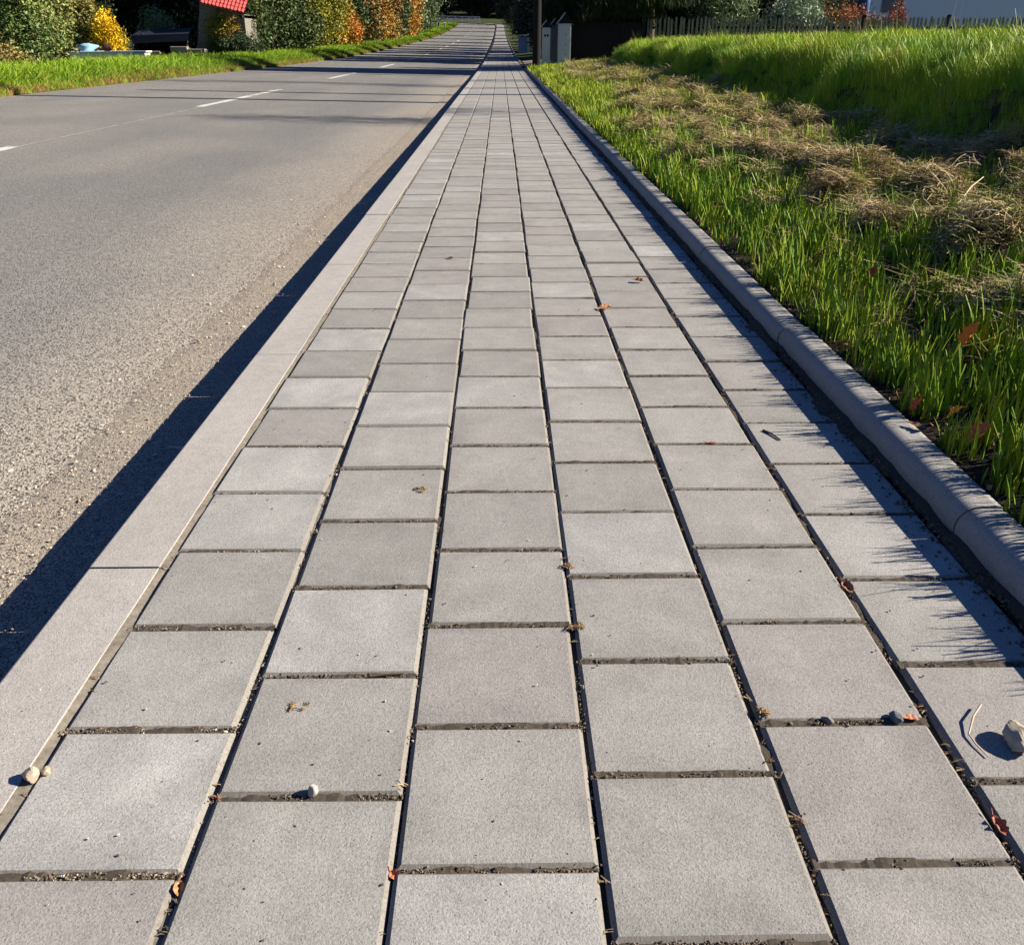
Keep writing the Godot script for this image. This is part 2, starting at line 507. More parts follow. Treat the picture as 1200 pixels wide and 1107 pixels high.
func shrub(called: String, label: String, p: Vector3, w: float, h: float, n: int, pal: Array, clump: Mesh, size: float, seed_: int, group := "", category := "shrub") -> Node3D:
	var t := thing(called, label, category, p, 0.0, group)
	var r := RandomNumberGenerator.new(); r.seed = seed_
	for i in 3:
		var st := begin()
		var a := r.randf() * TAU
		var tip := Vector3(cos(a) * w * 0.3, h * r.randf_range(0.6, 0.9), sin(a) * w * 0.3)
		tube(st, [Vector3(cos(a), -1.0, sin(a)) * 0.06, tip * 0.5 + Vector3(r.randf_range(-0.1, 0.1), 0.1, 0), tip], [0.02 + 0.008 * h, 0.014 + 0.005 * h, 0.005], 5)
		obj("stem", done(st), M.bark, t)
	var lobes := []
	for i in 5:
		var a := TAU * i / 5.0 + r.randf()
		var q := r.randf_range(0.2, 0.42)
		lobes.append([Vector3(cos(a) * w * 0.24, h * r.randf_range(0.3, 0.68), sin(a) * w * 0.24), Vector3(w * r.randf_range(0.24, 0.36), h * q, w * r.randf_range(0.24, 0.36))])
	lobes.append([Vector3(0, h * 0.3, 0), Vector3(w * 0.5, h * 0.32, w * 0.5)])
	lobes.append([Vector3(r.randf_range(-0.1, 0.1) * w, h * 0.72, 0), Vector3(w * 0.28, h * 0.28, w * 0.28)])
	crown(t, lobes, n, clump, M.leaf, pal, size, seed_)
	return t

func tree(called: String, label: String, p: Vector3, h: float, w: float, n: int, pal: Array, clump: Mesh, size: float, seed_: int, group := "", low := 0.0) -> Node3D:
	var t := thing(called, label, "tree", p, 0.0, group)
	obj("trunk", trunk_mesh(h * 0.92, (0.018 if low < 4.0 else 0.007) * h + 0.03, 9, seed_), M.bark, t)
	var r := RandomNumberGenerator.new(); r.seed = seed_
	var lobes := []
	for i in 9:
		var y := low + (h - low) * (0.14 + 0.8 * i / 9.0)
		var q := i / 9.0
		var a := r.randf() * TAU
		var ww := w * (0.34 - 0.16 * q)
		lobes.append([Vector3(cos(a) * w * 0.22 * (1.0 - 0.6 * q), y, sin(a) * w * 0.22 * (1.0 - 0.6 * q)), Vector3(ww, (h - low) * r.randf_range(0.11, 0.17), ww)])
	crown(t, lobes, n, clump, M.leaf, pal, size, seed_)
	return t

# ---------------------------------------------------------------- fallen leaves
func leaf_mesh(l: float, w: float, lobes: int, curl: float, seed_: int) -> ArrayMesh:
	var r := RandomNumberGenerator.new(); r.seed = seed_
	var st := begin()
	var steps := 14
	var edge := func(t: float, s: float) -> Vector3:
		var ww := w * 0.5 * pow(sin(PI * clampf(t * 0.94 + 0.03, 0, 1)), 0.75)
		if lobes > 0: ww *= 0.72 + 0.34 * absf(sin(PI * lobes * t + s * 0.5))
		var x := s * ww
		return Vector3(x, curl * (x * x / (w * w) * 3.2 + pow(t - 0.5, 2.0) * 1.1 + 0.10 * sin(t * 17.0 + s * 2.0)) * l, (t - 0.5) * l)
	for i in steps:
		var t0 := float(i) / steps
		var t1 := float(i + 1) / steps
		for s in [-1.0, 1.0]:
			var v := r.randf_range(0.75, 1.15)
			st.set_color(Color(v, v * 0.95, v * 0.9))
			quad(st, edge.call(t0, 0.0), edge.call(t1, 0.0), edge.call(t1, s), edge.call(t0, s))
	st.set_color(Color(0.6, 0.5, 0.4))
	var e0: Vector3 = edge.call(0.0, 0.0)
	tube(st, [e0, e0 + Vector3(0.003, 0.001, -l * 0.3)], [0.0007, 0.0005], 4)
	return done(st)

func fallen_leaf(label: String, p: Vector3, l: float, w: float, lobes: int, curl: float, lin: Color, turn: Vector3, seed_: int) -> void:
	var m := M.dead_leaf.duplicate() as StandardMaterial3D
	m.albedo_color = lin.linear_to_srgb()
	var o := obj("fallen_leaf", leaf_mesh(l, w, lobes, curl, seed_), m)
	o.position = p
	o.rotation = turn
	tag(o, label, "leaf")

func pebble(label: String, p: Vector3, size: Vector3, lin: Color, seed_: int, called := "pebble") -> void:
	var m := M.stone.duplicate() as StandardMaterial3D
	m.albedo_color = lin.linear_to_srgb()
	var o := obj(called, rock_mesh(size, seed_), m)
	o.position = p
	o.rotation.y = seed_ * 0.7
	tag(o, label, "stone" if called == "stone" else "pebble")

# ================================================================ build
func _ready() -> void:
	rng.seed = 5
	n1.seed = 3; n1.frequency = 0.016; n1.fractal_octaves = 4
	n2.seed = 7; n2.frequency = 0.03; n2.fractal_octaves = 3

	# ---- camera, sky, sun, exposure
	var cam := Camera3D.new()
	cam.name = "camera"
	add_child(cam)
	cam.position = Vector3(0, 0.73, 0)
	cam.rotation_degrees = Vector3(-25.75, -0.6913, 0)
	cam.fov = 55.817
	cam.near = 0.02
	cam.far = 2000.0
	cam.current = true
	var env := Environment.new()
	var sky_mat := ProceduralSkyMaterial.new()
	sky_mat.sky_top_color = Color(0.17, 0.30, 0.52)
	sky_mat.sky_horizon_color = Color(0.54, 0.63, 0.75)
	sky_mat.sky_curve = 0.12
	sky_mat.ground_bottom_color = Color(0.12, 0.11, 0.09)
	sky_mat.ground_horizon_color = Color(0.30, 0.32, 0.33)
	sky_mat.sun_angle_max = 12.0
	var sky := Sky.new()
	sky.sky_material = sky_mat
	env.background_mode = Environment.BG_SKY
	env.sky = sky
	env.background_energy_multiplier = 0.55
	env.tonemap_mode = Environment.TONE_MAPPER_LINEAR
	env.tonemap_exposure = 2.38
	env.sdfgi_enabled = true
	env.ssao_enabled = true
	env.ssil_enabled = true
	var we := WorldEnvironment.new()
	we.name = "environment"
	we.environment = env
	add_child(we)
	var sun := DirectionalLight3D.new()
	sun.name = "sun"
	add_child(sun)
	sun.light_energy = 1.6
	sun.light_color = Color(1.0, 0.955, 0.88)
	sun.light_angular_distance = 0.5
	sun.shadow_enabled = true
	var elev := deg_to_rad(29.5)
	var azi := deg_to_rad(3.0)
	var to_sun := Vector3(cos(elev) * cos(azi), sin(elev), -cos(elev) * sin(azi))
	sun.look_at_from_position(Vector3.ZERO, -to_sun, Vector3.UP)

	make_materials()
	build_ground()
	build_road()
	build_pavement()
	build_kerbs()
	build_right_far()
	build_left_far()
	build_far_end()
	build_grass()
	build_small_things()

# ---------------------------------------------------------------- ground, road
func sheet(xs: Array, ds: Array, height: Callable, color: Callable, uv := 1.0) -> ArrayMesh:
	var st := SurfaceTool.new()
	st.begin(Mesh.PRIMITIVE_TRIANGLES)
	st.set_smooth_group(0)
	for d in ds:
		for x in xs:
			st.set_color(color.call(x, d))
			st.set_uv(Vector2(x, -d) / uv)
			st.add_vertex(Vector3(x + swerve(d), height.call(x, d), -d))
	var w := xs.size()
	for j in ds.size() - 1:
		for i in w - 1:
			var a := j * w + i
			for k in [a, a + w, a + w + 1, a, a + w + 1, a + 1]: st.add_index(k)
	st.generate_normals()
	st.generate_tangents()
	return st.commit()

func span(a: float, b: float, step: float) -> Array:
	var out := []
	var v := a
	while v < b - step * 0.01:
		out.append(v); v += step
	return out

func build_ground() -> void:
	var xs := [-500.0, -200.0, -90.0, -50.0, -32.0, -22.0, -16.0, -13.0, -11.0, -10.0, -9.3, -8.8, -8.4, -8.1, -7.8, -7.55, -7.36, -7.3, -7.27, -6.0, -4.0, -2.0, -0.66, -0.58, 0.0, 0.79, 0.805] + span(0.83, 2.9, 0.045) + span(2.9, 5.0, 0.12) + span(5.0, 18.0, 0.6) + [18.0, 22.0, 30.0, 50.0, 90.0, 200.0, 500.0]
	var ds := [-60.0, -20.0, -6.0, -2.0] + span(0.0, 8.0, 0.06) + span(8.0, 30.0, 0.3) + span(30.0, 100.0, 3.0) + span(100.0, 260.0, 6.0) + [260.0, 300.0, 360.0, 450.0, 600.0, 900.0]
	var g := obj("ground", sheet(xs, ds,
		func(x: float, d: float) -> float: return ground_y(x + swerve(d), d),
		func(x: float, d: float) -> Color:
			var n := n2.get_noise_2d(x * 40.0, d * 40.0) * 0.5 + 0.5
			var c := Color(0.045, 0.040, 0.022).lerp(Color(0.035, 0.065, 0.014), n)
			if x > 0.8 and x < 2.6 and d < 30.0: c = Color(0.040, 0.031, 0.021).lerp(Color(0.13, 0.10, 0.05), hay_at(x, d) * 0.8)
			if x < -7.0 or d > 34.0: c = Color(0.05, 0.085, 0.018).lerp(Color(0.09, 0.10, 0.03), n)
			return c), M.soil)
	tag(g, "dark soil and grassy ground on both sides of the road", "ground", "", "structure")

func build_road() -> void:
	var ds := [-8.0, -4.0, -2.0, -1.0] + span(-0.5, 12.0, 0.2) + span(12.0, 40.0, 0.8) + span(40.0, 172.0, 4.0) + span(172.0, 232.0, 2.0)
	var xs := [-7.38, -7.2, -6.9, -6.4, -5.8, -5.2, -4.6, -4.0, -3.4, -2.9, -2.4, -2.1, -1.9, -1.7, -1.55, -1.4, -1.28, -1.18, -1.1, -1.04, -0.98, -0.9, -0.8, -0.6]
	var road := obj("road", sheet(xs, ds,
		func(x: float, d: float) -> float: return road_y(x, d),
		func(x: float, d: float) -> Color:
			var dust := n1.get_noise_2d(x * 60.0, d * 22.0) * 0.5 + 0.5
			var base := Color(0.268, 0.262, 0.254).lerp(Color(0.345, 0.328, 0.302), smoothstep(0.2, 0.8, dust + 0.25 * n2.get_noise_2d(x * 25.0, d * 9.0)))
			var lane := exp(-pow((x + 2.0 + 0.1 * dust) / 0.45, 2.0)) + exp(-pow((x + 3.4) / 0.4, 2.0)) * 0.6
			base = base.lerp(Color(0.245, 0.240, 0.236), clampf(lane, 0, 1) * 0.6)
			var edge := smoothstep(-1.85, -1.0, x + 0.35 * (dust - 0.5))
			base = base.lerp(Color(0.43, 0.388, 0.335), edge * 0.85)
			var far := smoothstep(12.0, 45.0, d)
			base = base.lerp(Color(0.255, 0.251, 0.246), far * 0.7)
			return base.lerp(Color(0.36, 0.30, 0.23), smoothstep(-7.0, -7.38, x) * 0.7), 0.72), M.asphalt)
	tag(road, "worn grey asphalt road running beside the pavement", "road", "", "structure")
	# centre line: worn dashes, one of them faded to a thin trace
	var k := 0
	var starts := [[2.9, 7.9], [12.95, 17.8], [23.2, 27.6], [33.4, 37.8], [43.6, 48.0], [53.8, 58.2], [64.0, 68.4], [74.2, 78.6], [84.4, 88.8], [94.6, 99.0], [115.0, 119.0], [135.0, 139.0], [155.0, 159.0]]
	for e in starts:
		var st := begin()
		var ds2 := span(e[0], e[1], 0.12 if e[0] < 30.0 else 1.0) + [e[1]]
		for i in ds2.size() - 1:
			var d0: float = ds2[i]
			var d1: float = ds2[i + 1]
			var f := func(s: float, d: float) -> Vector3:
				var x := -4.04 - (0.04 if d > 22.0 else 0.0) + s * (0.06 + 0.018 * n1.get_noise_2d(d * 900.0, s * 300.0))
				return Vector3(x, road_y(x, d) + 0.004, -d)
			if n1.get_noise_2d(d0 * 500.0, 77.0) < -0.42 and d0 < 30.0: continue
			var wear := clampf(0.85 + 0.5 * n1.get_noise_2d(d0 * 400.0, 9.0), 0.5, 1.0)
			st.set_color(Color(wear, wear, wear))
			quad(st, f.call(-1.0, d0), f.call(-1.0, d1), f.call(1.0, d1), f.call(1.0, d0))
		obj("centre_line_dash", done(st), M.road_paint, road)
	var tr := begin()
	for d in span(7.9, 12.95, 0.15):
		var a := 0.012 + 0.012 * n1.get_noise_2d(d * 300.0, 5.0)
		tr.set_color(Color(0.60, 0.59, 0.57))
		quad(tr, Vector3(-4.0 - a, road_y(-4.0, d) + 0.004, -d), Vector3(-4.0 - a, road_y(-4.0, d) + 0.004, -d - 0.15), Vector3(-4.0 + a, road_y(-4.0, d) + 0.004, -d - 0.15), Vector3(-4.0 + a, road_y(-4.0, d) + 0.004, -d))
	obj("faded_line", done(tr), M.road_paint, road)
	# the gutter: a silted strip between asphalt and kerb, with a broken inner edge
	var gx := [0.0, 0.10, 0.2, 0.3, 0.45, 0.6, 0.75, 0.9, 1.0]
	var gut := obj("gutter", sheet(gx, span(-2.0, 14.0, 0.05) + span(14.0, 40.0, 0.5) + span(40.0, 190.0, 4.0),
		func(s: float, d: float) -> float:
			var x := -1.0 + s * 0.4
			var y := road_y(x, d) + 0.006 + 0.003 * n1.get_noise_2d(s * 500.0, d * 500.0)
			if s < 0.05: y -= 0.012
			y += 0.012 * smoothstep(0.6, 1.0, s)
			return y,
		func(s: float, d: float) -> Color:
			var n := n1.get_noise_2d(s * 180.0, d * 260.0) * 0.5 + 0.5
			var c := Color(0.78, 0.78, 0.80).lerp(Color(1.05, 1.0, 0.92), n)
			return c), M.gutter)
	# the sheet helper lays columns at x = s: move them to their place, edge uneven
	var arr: Array = gut.mesh.surface_get_arrays(0)
	var vs: PackedVector3Array = arr[Mesh.ARRAY_VERTEX]
	for i in vs.size():
		var d := -vs[i].z
		var s := clampf(vs[i].x - swerve(d), 0.0, 1.0)
		var inner := -0.985 + 0.030 * n1.get_noise_2d(3.0, d * 130.0) + 0.016 * n1.get_noise_2d(8.0, d * 600.0)
		vs[i].x = lerpf(inner - (0.02 if s < 0.05 else 0.0), -0.62, s) + swerve(d)
	arr[Mesh.ARRAY_VERTEX] = vs
	var am := ArrayMesh.new()
	am.add_surface_from_arrays(Mesh.PRIMITIVE_TRIANGLES, arr)
	gut.mesh = am
	tag(gut, "sandy silt strip between the asphalt and the kerb", "gutter", "", "structure")
	# grit lying in the gutter and on the road's edge
	var xf := []; var cols := []
	for i in 15000:
		var d := 0.7 + pow(rng.randf(), 1.6) * 9.0
		var x := -0.66 - absf(rng.randfn()) * 0.22 if rng.randf() < 0.35 else -0.99 + rng.randfn() * 0.13
		if x > -0.645: continue
		var s := rng.randf_range(0.3, 0.85) * (2.4 if rng.randf() < 0.025 else 1.0)
		xf.append(Transform3D(Basis.from_euler(Vector3(rng.randf() * 6.0, rng.randf() * 6.0, 0)) * s, Vector3(x, road_y(x, d) + (0.010 if x > -0.97 else 0.001), -d)))
		var t := rng.randf_range(0.45, 1.1)
		cols.append(Color(0.50, 0.43, 0.35) * t)
	tag(scatter("grit", stone_mesh(Vector3(0.006, 0.004, 0.005), 3, 0.4, 3, 5), M.crumb, xf, cols), "grit lying along the gutter beside the kerb", "grit")

# ---------------------------------------------------------------- pavement
func slab_mesh(seed_: int, bloom: float) -> ArrayMesh:
	# 0.2 m square concrete slab, bevelled edges, top at y = 0, centre at the origin
	var r := RandomNumberGenerator.new(); r.seed = seed_
	var nz := FastNoiseLite.new(); nz.seed = seed_; nz.frequency = 7.0
	var st := begin()
	var h := 0.1
	var c := 0.0048
	var cuts := [-h + c, -0.080, -0.030, 0.030, 0.080, h - c]
	var g := 5
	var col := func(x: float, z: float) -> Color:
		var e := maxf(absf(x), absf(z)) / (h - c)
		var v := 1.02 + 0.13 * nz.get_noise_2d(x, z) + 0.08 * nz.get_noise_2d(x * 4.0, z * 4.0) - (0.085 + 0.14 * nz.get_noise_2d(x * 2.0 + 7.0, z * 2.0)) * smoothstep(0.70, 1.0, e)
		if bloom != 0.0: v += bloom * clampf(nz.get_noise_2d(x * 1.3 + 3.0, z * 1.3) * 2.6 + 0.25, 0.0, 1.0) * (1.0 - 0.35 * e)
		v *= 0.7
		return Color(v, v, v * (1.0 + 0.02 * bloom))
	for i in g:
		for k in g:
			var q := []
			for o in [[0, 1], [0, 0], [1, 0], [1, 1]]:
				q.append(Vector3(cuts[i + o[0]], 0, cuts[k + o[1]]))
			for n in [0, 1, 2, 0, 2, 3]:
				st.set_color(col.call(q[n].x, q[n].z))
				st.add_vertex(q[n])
	var ring := [Vector3(-1, 0, 1), Vector3(-1, 0, -1), Vector3(1, 0, -1), Vector3(1, 0, 1)]
	for i in 4:
		var j := (i + 1) % 4
		var down := Vector3(0, -0.0042, 0)
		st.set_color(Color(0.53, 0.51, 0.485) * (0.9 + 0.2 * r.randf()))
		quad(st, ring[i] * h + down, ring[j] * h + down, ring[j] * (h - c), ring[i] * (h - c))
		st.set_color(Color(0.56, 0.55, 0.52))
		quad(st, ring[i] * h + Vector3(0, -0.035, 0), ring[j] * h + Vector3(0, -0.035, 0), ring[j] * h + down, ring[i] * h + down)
	return done(st)

func build_pavement() -> void:
	var walk := Node3D.new()
	walk.name = "pavement"
	add_child(walk)
	tag(walk, "pavement of square grey concrete slabs in six rows beside the road", "pavement", "", "structure")
	var ds := [-6.0, -1.0] + span(0.0, 30.0, 1.0) + span(30.0, 200.0, 4.0)
	obj("joint_bed", sheet([-0.56, -0.1, 0.3, 0.745], ds, func(_x: float, d: float) -> float: return rise(d) - (0.0155 if d < 60.0 else 0.002), func(_x: float, _d: float) -> Color: return Color.WHITE), M.joint, walk)
	var plain := []
	for i in 10: plain.append(slab_mesh(100 + i, 0.0 if i < 7 else -0.13))
	var pale := []
	for i in 5: pale.append(slab_mesh(200 + i, 0.20 + 0.04 * i))
	var mats := [M.concrete_a, M.concrete_b, M.concrete_c, M.concrete_d, M.concrete_a]
	var far := begin()
	var blooms := [[0, 0.71], [0, 1.53], [0, 1.33], [0, 1.9], [1, 1.84], [3, 1.25], [0, 2.35], [1, 2.55], [3, 2.1], [1, 2.9], [3, 2.9]]
	for c in 6:
		var i := -2
		while true:
			var d0: float = PHASE[c] + ROW * i
			var d := d0 + ROW * 0.5
			i += 1
			if d > 62.0: break
			if d < 0.2: continue
			var x: float = (COLS[c] + COLS[c + 1]) * 0.5
			var y := rise(d)
			if d < 10.5:
				var is_pale := rng.randf() < 0.05
				for b in blooms:
					if b[0] == c and absf(b[1] - d) < 0.08: is_pale = true
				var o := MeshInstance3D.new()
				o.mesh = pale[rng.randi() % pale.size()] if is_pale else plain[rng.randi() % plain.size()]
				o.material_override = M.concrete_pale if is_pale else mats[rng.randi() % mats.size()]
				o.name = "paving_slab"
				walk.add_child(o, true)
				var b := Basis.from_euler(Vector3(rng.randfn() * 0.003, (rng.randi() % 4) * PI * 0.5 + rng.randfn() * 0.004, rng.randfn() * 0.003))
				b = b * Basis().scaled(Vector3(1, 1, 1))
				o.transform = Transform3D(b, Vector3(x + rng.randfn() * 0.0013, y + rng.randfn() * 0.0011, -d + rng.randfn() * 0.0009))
			else:
				var t := Transform3D(Basis(), Vector3(x, y, -d))
				var v := rng.randf_range(0.62, 0.75)
				far.set_color(Color(v, v * rng.randf_range(0.98, 1.0), v * rng.randf_range(0.96, 1.0)))
				box(far, Vector3(-0.0995, -0.03, -0.0995), Vector3(0.0995, 0.0, 0.0995), 0.0055, t)
	obj("far_paving", done(far), M.concrete_a, walk).set_meta("kind", "stuff")
	# beyond 62 m the slabs are too small to tell apart
	obj("distant_paving", sheet([-0.53, 0.72], span(62.0, 186.0, 2.0), func(_x: float, d: float) -> float: return rise(d), func(_x: float, _d: float) -> Color: return Color(0.63, 0.62, 0.61)), M.concrete_b, walk).set_meta("kind", "stuff")
	# earth in the joints: cross joints are filled almost to the top, long joints lie deeper
	var fill := begin()
	for c in 6:
		var i := -2
		while true:
			var d: float = PHASE[c] + ROW * i
			i += 1
			if d > 14.0: break
			if d < 0.25: continue
			var steps := 30 if d < 2.6 else (12 if d < 5.0 else 3)
			for k in steps:
				var x0: float = lerpf(COLS[c] + 0.004, COLS[c + 1] - 0.004, float(k) / steps)
				var x1: float = lerpf(COLS[c] + 0.004, COLS[c + 1] - 0.004, float(k + 1) / steps)
				var h := func(x: float) -> float: return -0.0020 + 0.0026 * n1.get_noise_2d(x * 700.0, d * 70.0 + c * 31.0) + 0.0020 * n1.get_noise_2d(x * 6000.0, d * 700.0)
				quad(fill, Vector3(x0, h.call(x0) - 0.001, -d + 0.0075), Vector3(x0, h.call(x0), -d - 0.0075), Vector3(x1, h.call(x1), -d - 0.0075), Vector3(x1, h.call(x1) - 0.001, -d + 0.0075))
	var sand := begin()      # the joint along the kerb and the next one are filled with pale sand
	for c in 2:
		for d in span(0.3, 16.0, 0.025):
			var h := func(e: float) -> float: return -0.0042 - 0.002 * c + 0.0055 * n1.get_noise_2d(e * 420.0, c * 90.0 + 11.0)
			var x0: float = COLS[c] - (0.0106 if c == 0 else 0.0085)
			var x1: float = COLS[c] + 0.0085
			quad(sand, Vector3(x0, (0.0009 + 0.15 * h.call(d) if c == 0 else minf(h.call(d), -0.001)), -d), Vector3(x0, (0.0009 + 0.15 * h.call(d + 0.025) if c == 0 else minf(h.call(d + 0.025), -0.001)), -d - 0.025), Vector3(x1, h.call(d + 0.025) - 0.0015, -d - 0.025), Vector3(x1, h.call(d) - 0.0015, -d))
	obj("joint_sand", done(sand), M.joint_sand, walk).set_meta("kind", "stuff")
	var deep := begin()      # the other long joints hold dark earth, here higher, there lower
	for c in range(2, 6):
		for d in span(0.3, 14.0, 0.02):
			var h := func(e: float) -> float: return -0.0088 + 0.0075 * n1.get_noise_2d(e * 330.0, c * 90.0 + 51.0) + 0.004 * n1.get_noise_2d(e * 2600.0, c * 40.0)
			var x0: float = COLS[c] - 0.0085
			var x1: float = COLS[c] + 0.0085
			quad(deep, Vector3(x0, minf(h.call(d), -0.001), -d), Vector3(x0, minf(h.call(d + 0.02), -0.001), -d - 0.02), Vector3(x1, minf(h.call(d + 0.02), -0.001), -d - 0.02), Vector3(x1, minf(h.call(d), -0.001), -d))
	obj("long_joint_earth", done(deep), M.joint, walk).set_meta("kind", "stuff")
	var ridge := begin()     # earth washed up against the edging
	for d in span(0.4, 20.0, 0.03):
		var edge := func(e: float) -> float: return 0.716 + 0.024 * n1.get_noise_2d(e * 200.0, 5.0) + 0.020 * n1.get_noise_2d(e * 1500.0, 9.0)
		var top := func(e: float) -> float: return 0.012 + 0.010 * n1.get_noise_2d(e * 420.0, 17.0)
		var e0: float = edge.call(d)
		var e1: float = edge.call(d + 0.03)
		quad(ridge, Vector3(e0, -0.001, -d), Vector3(e1, -0.001, -d - 0.03), Vector3(0.722, top.call(d + 0.03) * 0.7, -d - 0.03), Vector3(0.722, top.call(d) * 0.7, -d))
		quad(ridge, Vector3(0.722, top.call(d) * 0.7, -d), Vector3(0.722, top.call(d + 0.03) * 0.7, -d - 0.03), Vector3(0.738, top.call(d + 0.03), -d - 0.03), Vector3(0.738, top.call(d), -d))
	obj("washed_earth", done(ridge), M.joint_dark, walk).set_meta("kind", "stuff")
	var dark := M.joint as StandardMaterial3D
	obj("joint_earth", done(fill), dark, walk).set_meta("kind", "stuff")
	# crumbs of earth, straw and leaf bits caught in the joints
	var xf := []; var cols := []
	for i in 62000:
		var d := 0.42 + pow(rng.randf(), 1.8) * 6.0
		var x := 0.0
		var y := -0.012
		if rng.randf() < 0.66:
			x = COLS[rng.randi() % 6] + rng.randfn() * 0.0028
			y = -0.0135 + rng.randf() * 0.009
			if n1.get_noise_2d(x * 1000.0, d * 420.0) < -0.02: continue
		else:
			var c := rng.randi() % 6
			d = PHASE[c] + ROW * roundf((d - PHASE[c]) / ROW) + rng.randfn() * 0.0028
			x = lerpf(COLS[c], COLS[c + 1], rng.randf())
			y = -0.0032 + rng.randf() * 0.0022
			if n1.get_noise_2d(x * 700.0, d * 300.0) < -0.15: continue
		if d < 0.4: continue
		var s := rng.randf_range(0.22, 0.56) * (2.0 if rng.randf() < 0.04 else 1.0)
		xf.append(Transform3D(Basis.from_euler(Vector3(rng.randf() * 6.0, rng.randf() * 6.0, 0)) * s, Vector3(x, y, -d)))
		var t := rng.randf_range(0.4, 1.5)
		cols.append((Color(0.36, 0.31, 0.25) if x < -0.29 and rng.randf() < 0.25 else Color(0.17, 0.135, 0.10)) * t)
	for i in 6000:      # dirt that gathers against the edging
		var d := 0.6 + pow(rng.randf(), 1.6) * 9.0
		var x := 0.732 - absf(rng.randfn()) * 0.020
		xf.append(Transform3D(Basis.from_euler(Vector3(rng.randf() * 6.0, rng.randf() * 6.0, 0)) * rng.randf_range(0.3, 1.3), Vector3(x, 0.0 if x < 0.712 else 0.001 + rng.randf() * 0.009, -d)))
		cols.append(Color(0.13, 0.10, 0.075) * rng.randf_range(0.5, 1.2))
	var cr := scatter("joint_crumbs", stone_mesh(Vector3(0.0055, 0.0042, 0.0048), 5, 0.45, 3, 5), M.crumb, xf, cols, walk)
	cr.set_meta("kind", "stuff")
	xf = []; cols = []
	for i in 330:
		var d := 0.45 + pow(rng.randf(), 1.7) * 5.0
		var x: float = COLS[rng.randi() % 6] + rng.randfn() * 0.004
		xf.append(Transform3D(Basis.from_euler(Vector3(rng.randf_range(-0.3, 0.3), PI * 0.5 + rng.randfn() * 0.5, rng.randf_range(-0.3, 0.3))) * rng.randf_range(0.6, 1.2), Vector3(x, -0.006 + rng.randf() * 0.006, -d)))
		cols.append([Color(0.34, 0.26, 0.16), Color(0.22, 0.15, 0.09), Color(0.24, 0.12, 0.07)][rng.randi() % 3] * rng.randf_range(0.7, 1.2))
	scatter("joint_straw", straw_clump(4, 3, 0.005, 0.017, 0.0011, 0.002), M.straw, xf, cols, walk)
	# specks of dirt on the slabs
	xf = []; cols = []
	for i in 900:
		var d := 0.45 + pow(rng.randf(), 1.4) * 8.0
		var x := rng.randf_range(-0.6, 0.71)
		xf.append(Transform3D(Basis.from_euler(Vector3(0, rng.randf() * 6.0, 0)) * rng.randf_range(0.25, 0.75), Vector3(x, 0.0005, -d)))
		cols.append(Color(0.10, 0.08, 0.06) if rng.randf() < 0.7 else Color(0.45, 0.43, 0.40))
	scatter("specks", stone_mesh(Vector3(0.0055, 0.0028, 0.0048), 9, 0.45, 3, 5), M.crumb, xf, cols, walk)

func profile_stone(prof: Array, d0: float, d1: float, seed_: int) -> ArrayMesh:
	# sweeps a cross-section (x, y) from d0 to d1
	var st := begin()
	var nz := FastNoiseLite.new(); nz.seed = seed_; nz.frequency = 2.0
	var steps := 5
	for k in steps:
		var a := lerpf(d0, d1, float(k) / steps)
		var b := lerpf(d0, d1, float(k + 1) / steps)
		for i in prof.size() - 1:
			st.set_smooth_group(i if (prof[i + 1] - prof[i]).length() > 0.02 else 100)
			var p: Vector2 = prof[i]
			var q: Vector2 = prof[i + 1]
			var pts := [Vector3(p.x, p.y, -a), Vector3(p.x, p.y, -b), Vector3(q.x, q.y, -b), Vector3(q.x, q.y, -a)]
			for n in [0, 1, 2, 0, 2, 3]:
				var v := 0.7 * (1.0 + 0.15 * nz.get_noise_3dv(pts[n] * 3.0))
				st.set_color(Color(v, v, v))
				st.add_vertex(pts[n])
	st.set_smooth_group(-1)
	st.set_color(Color(0.63, 0.63, 0.63))
	for e in [d0, d1]:
		for i in range(1, prof.size() - 1):
			var tri_p := [Vector3(prof[0].x, prof[0].y, -e), Vector3(prof[i].x, prof[i].y, -e), Vector3(prof[i + 1].x, prof[i + 1].y, -e)]
			if e == d0: tri_p.reverse()
			tri(st, tri_p[0], tri_p[1], tri_p[2])
	return done(st)

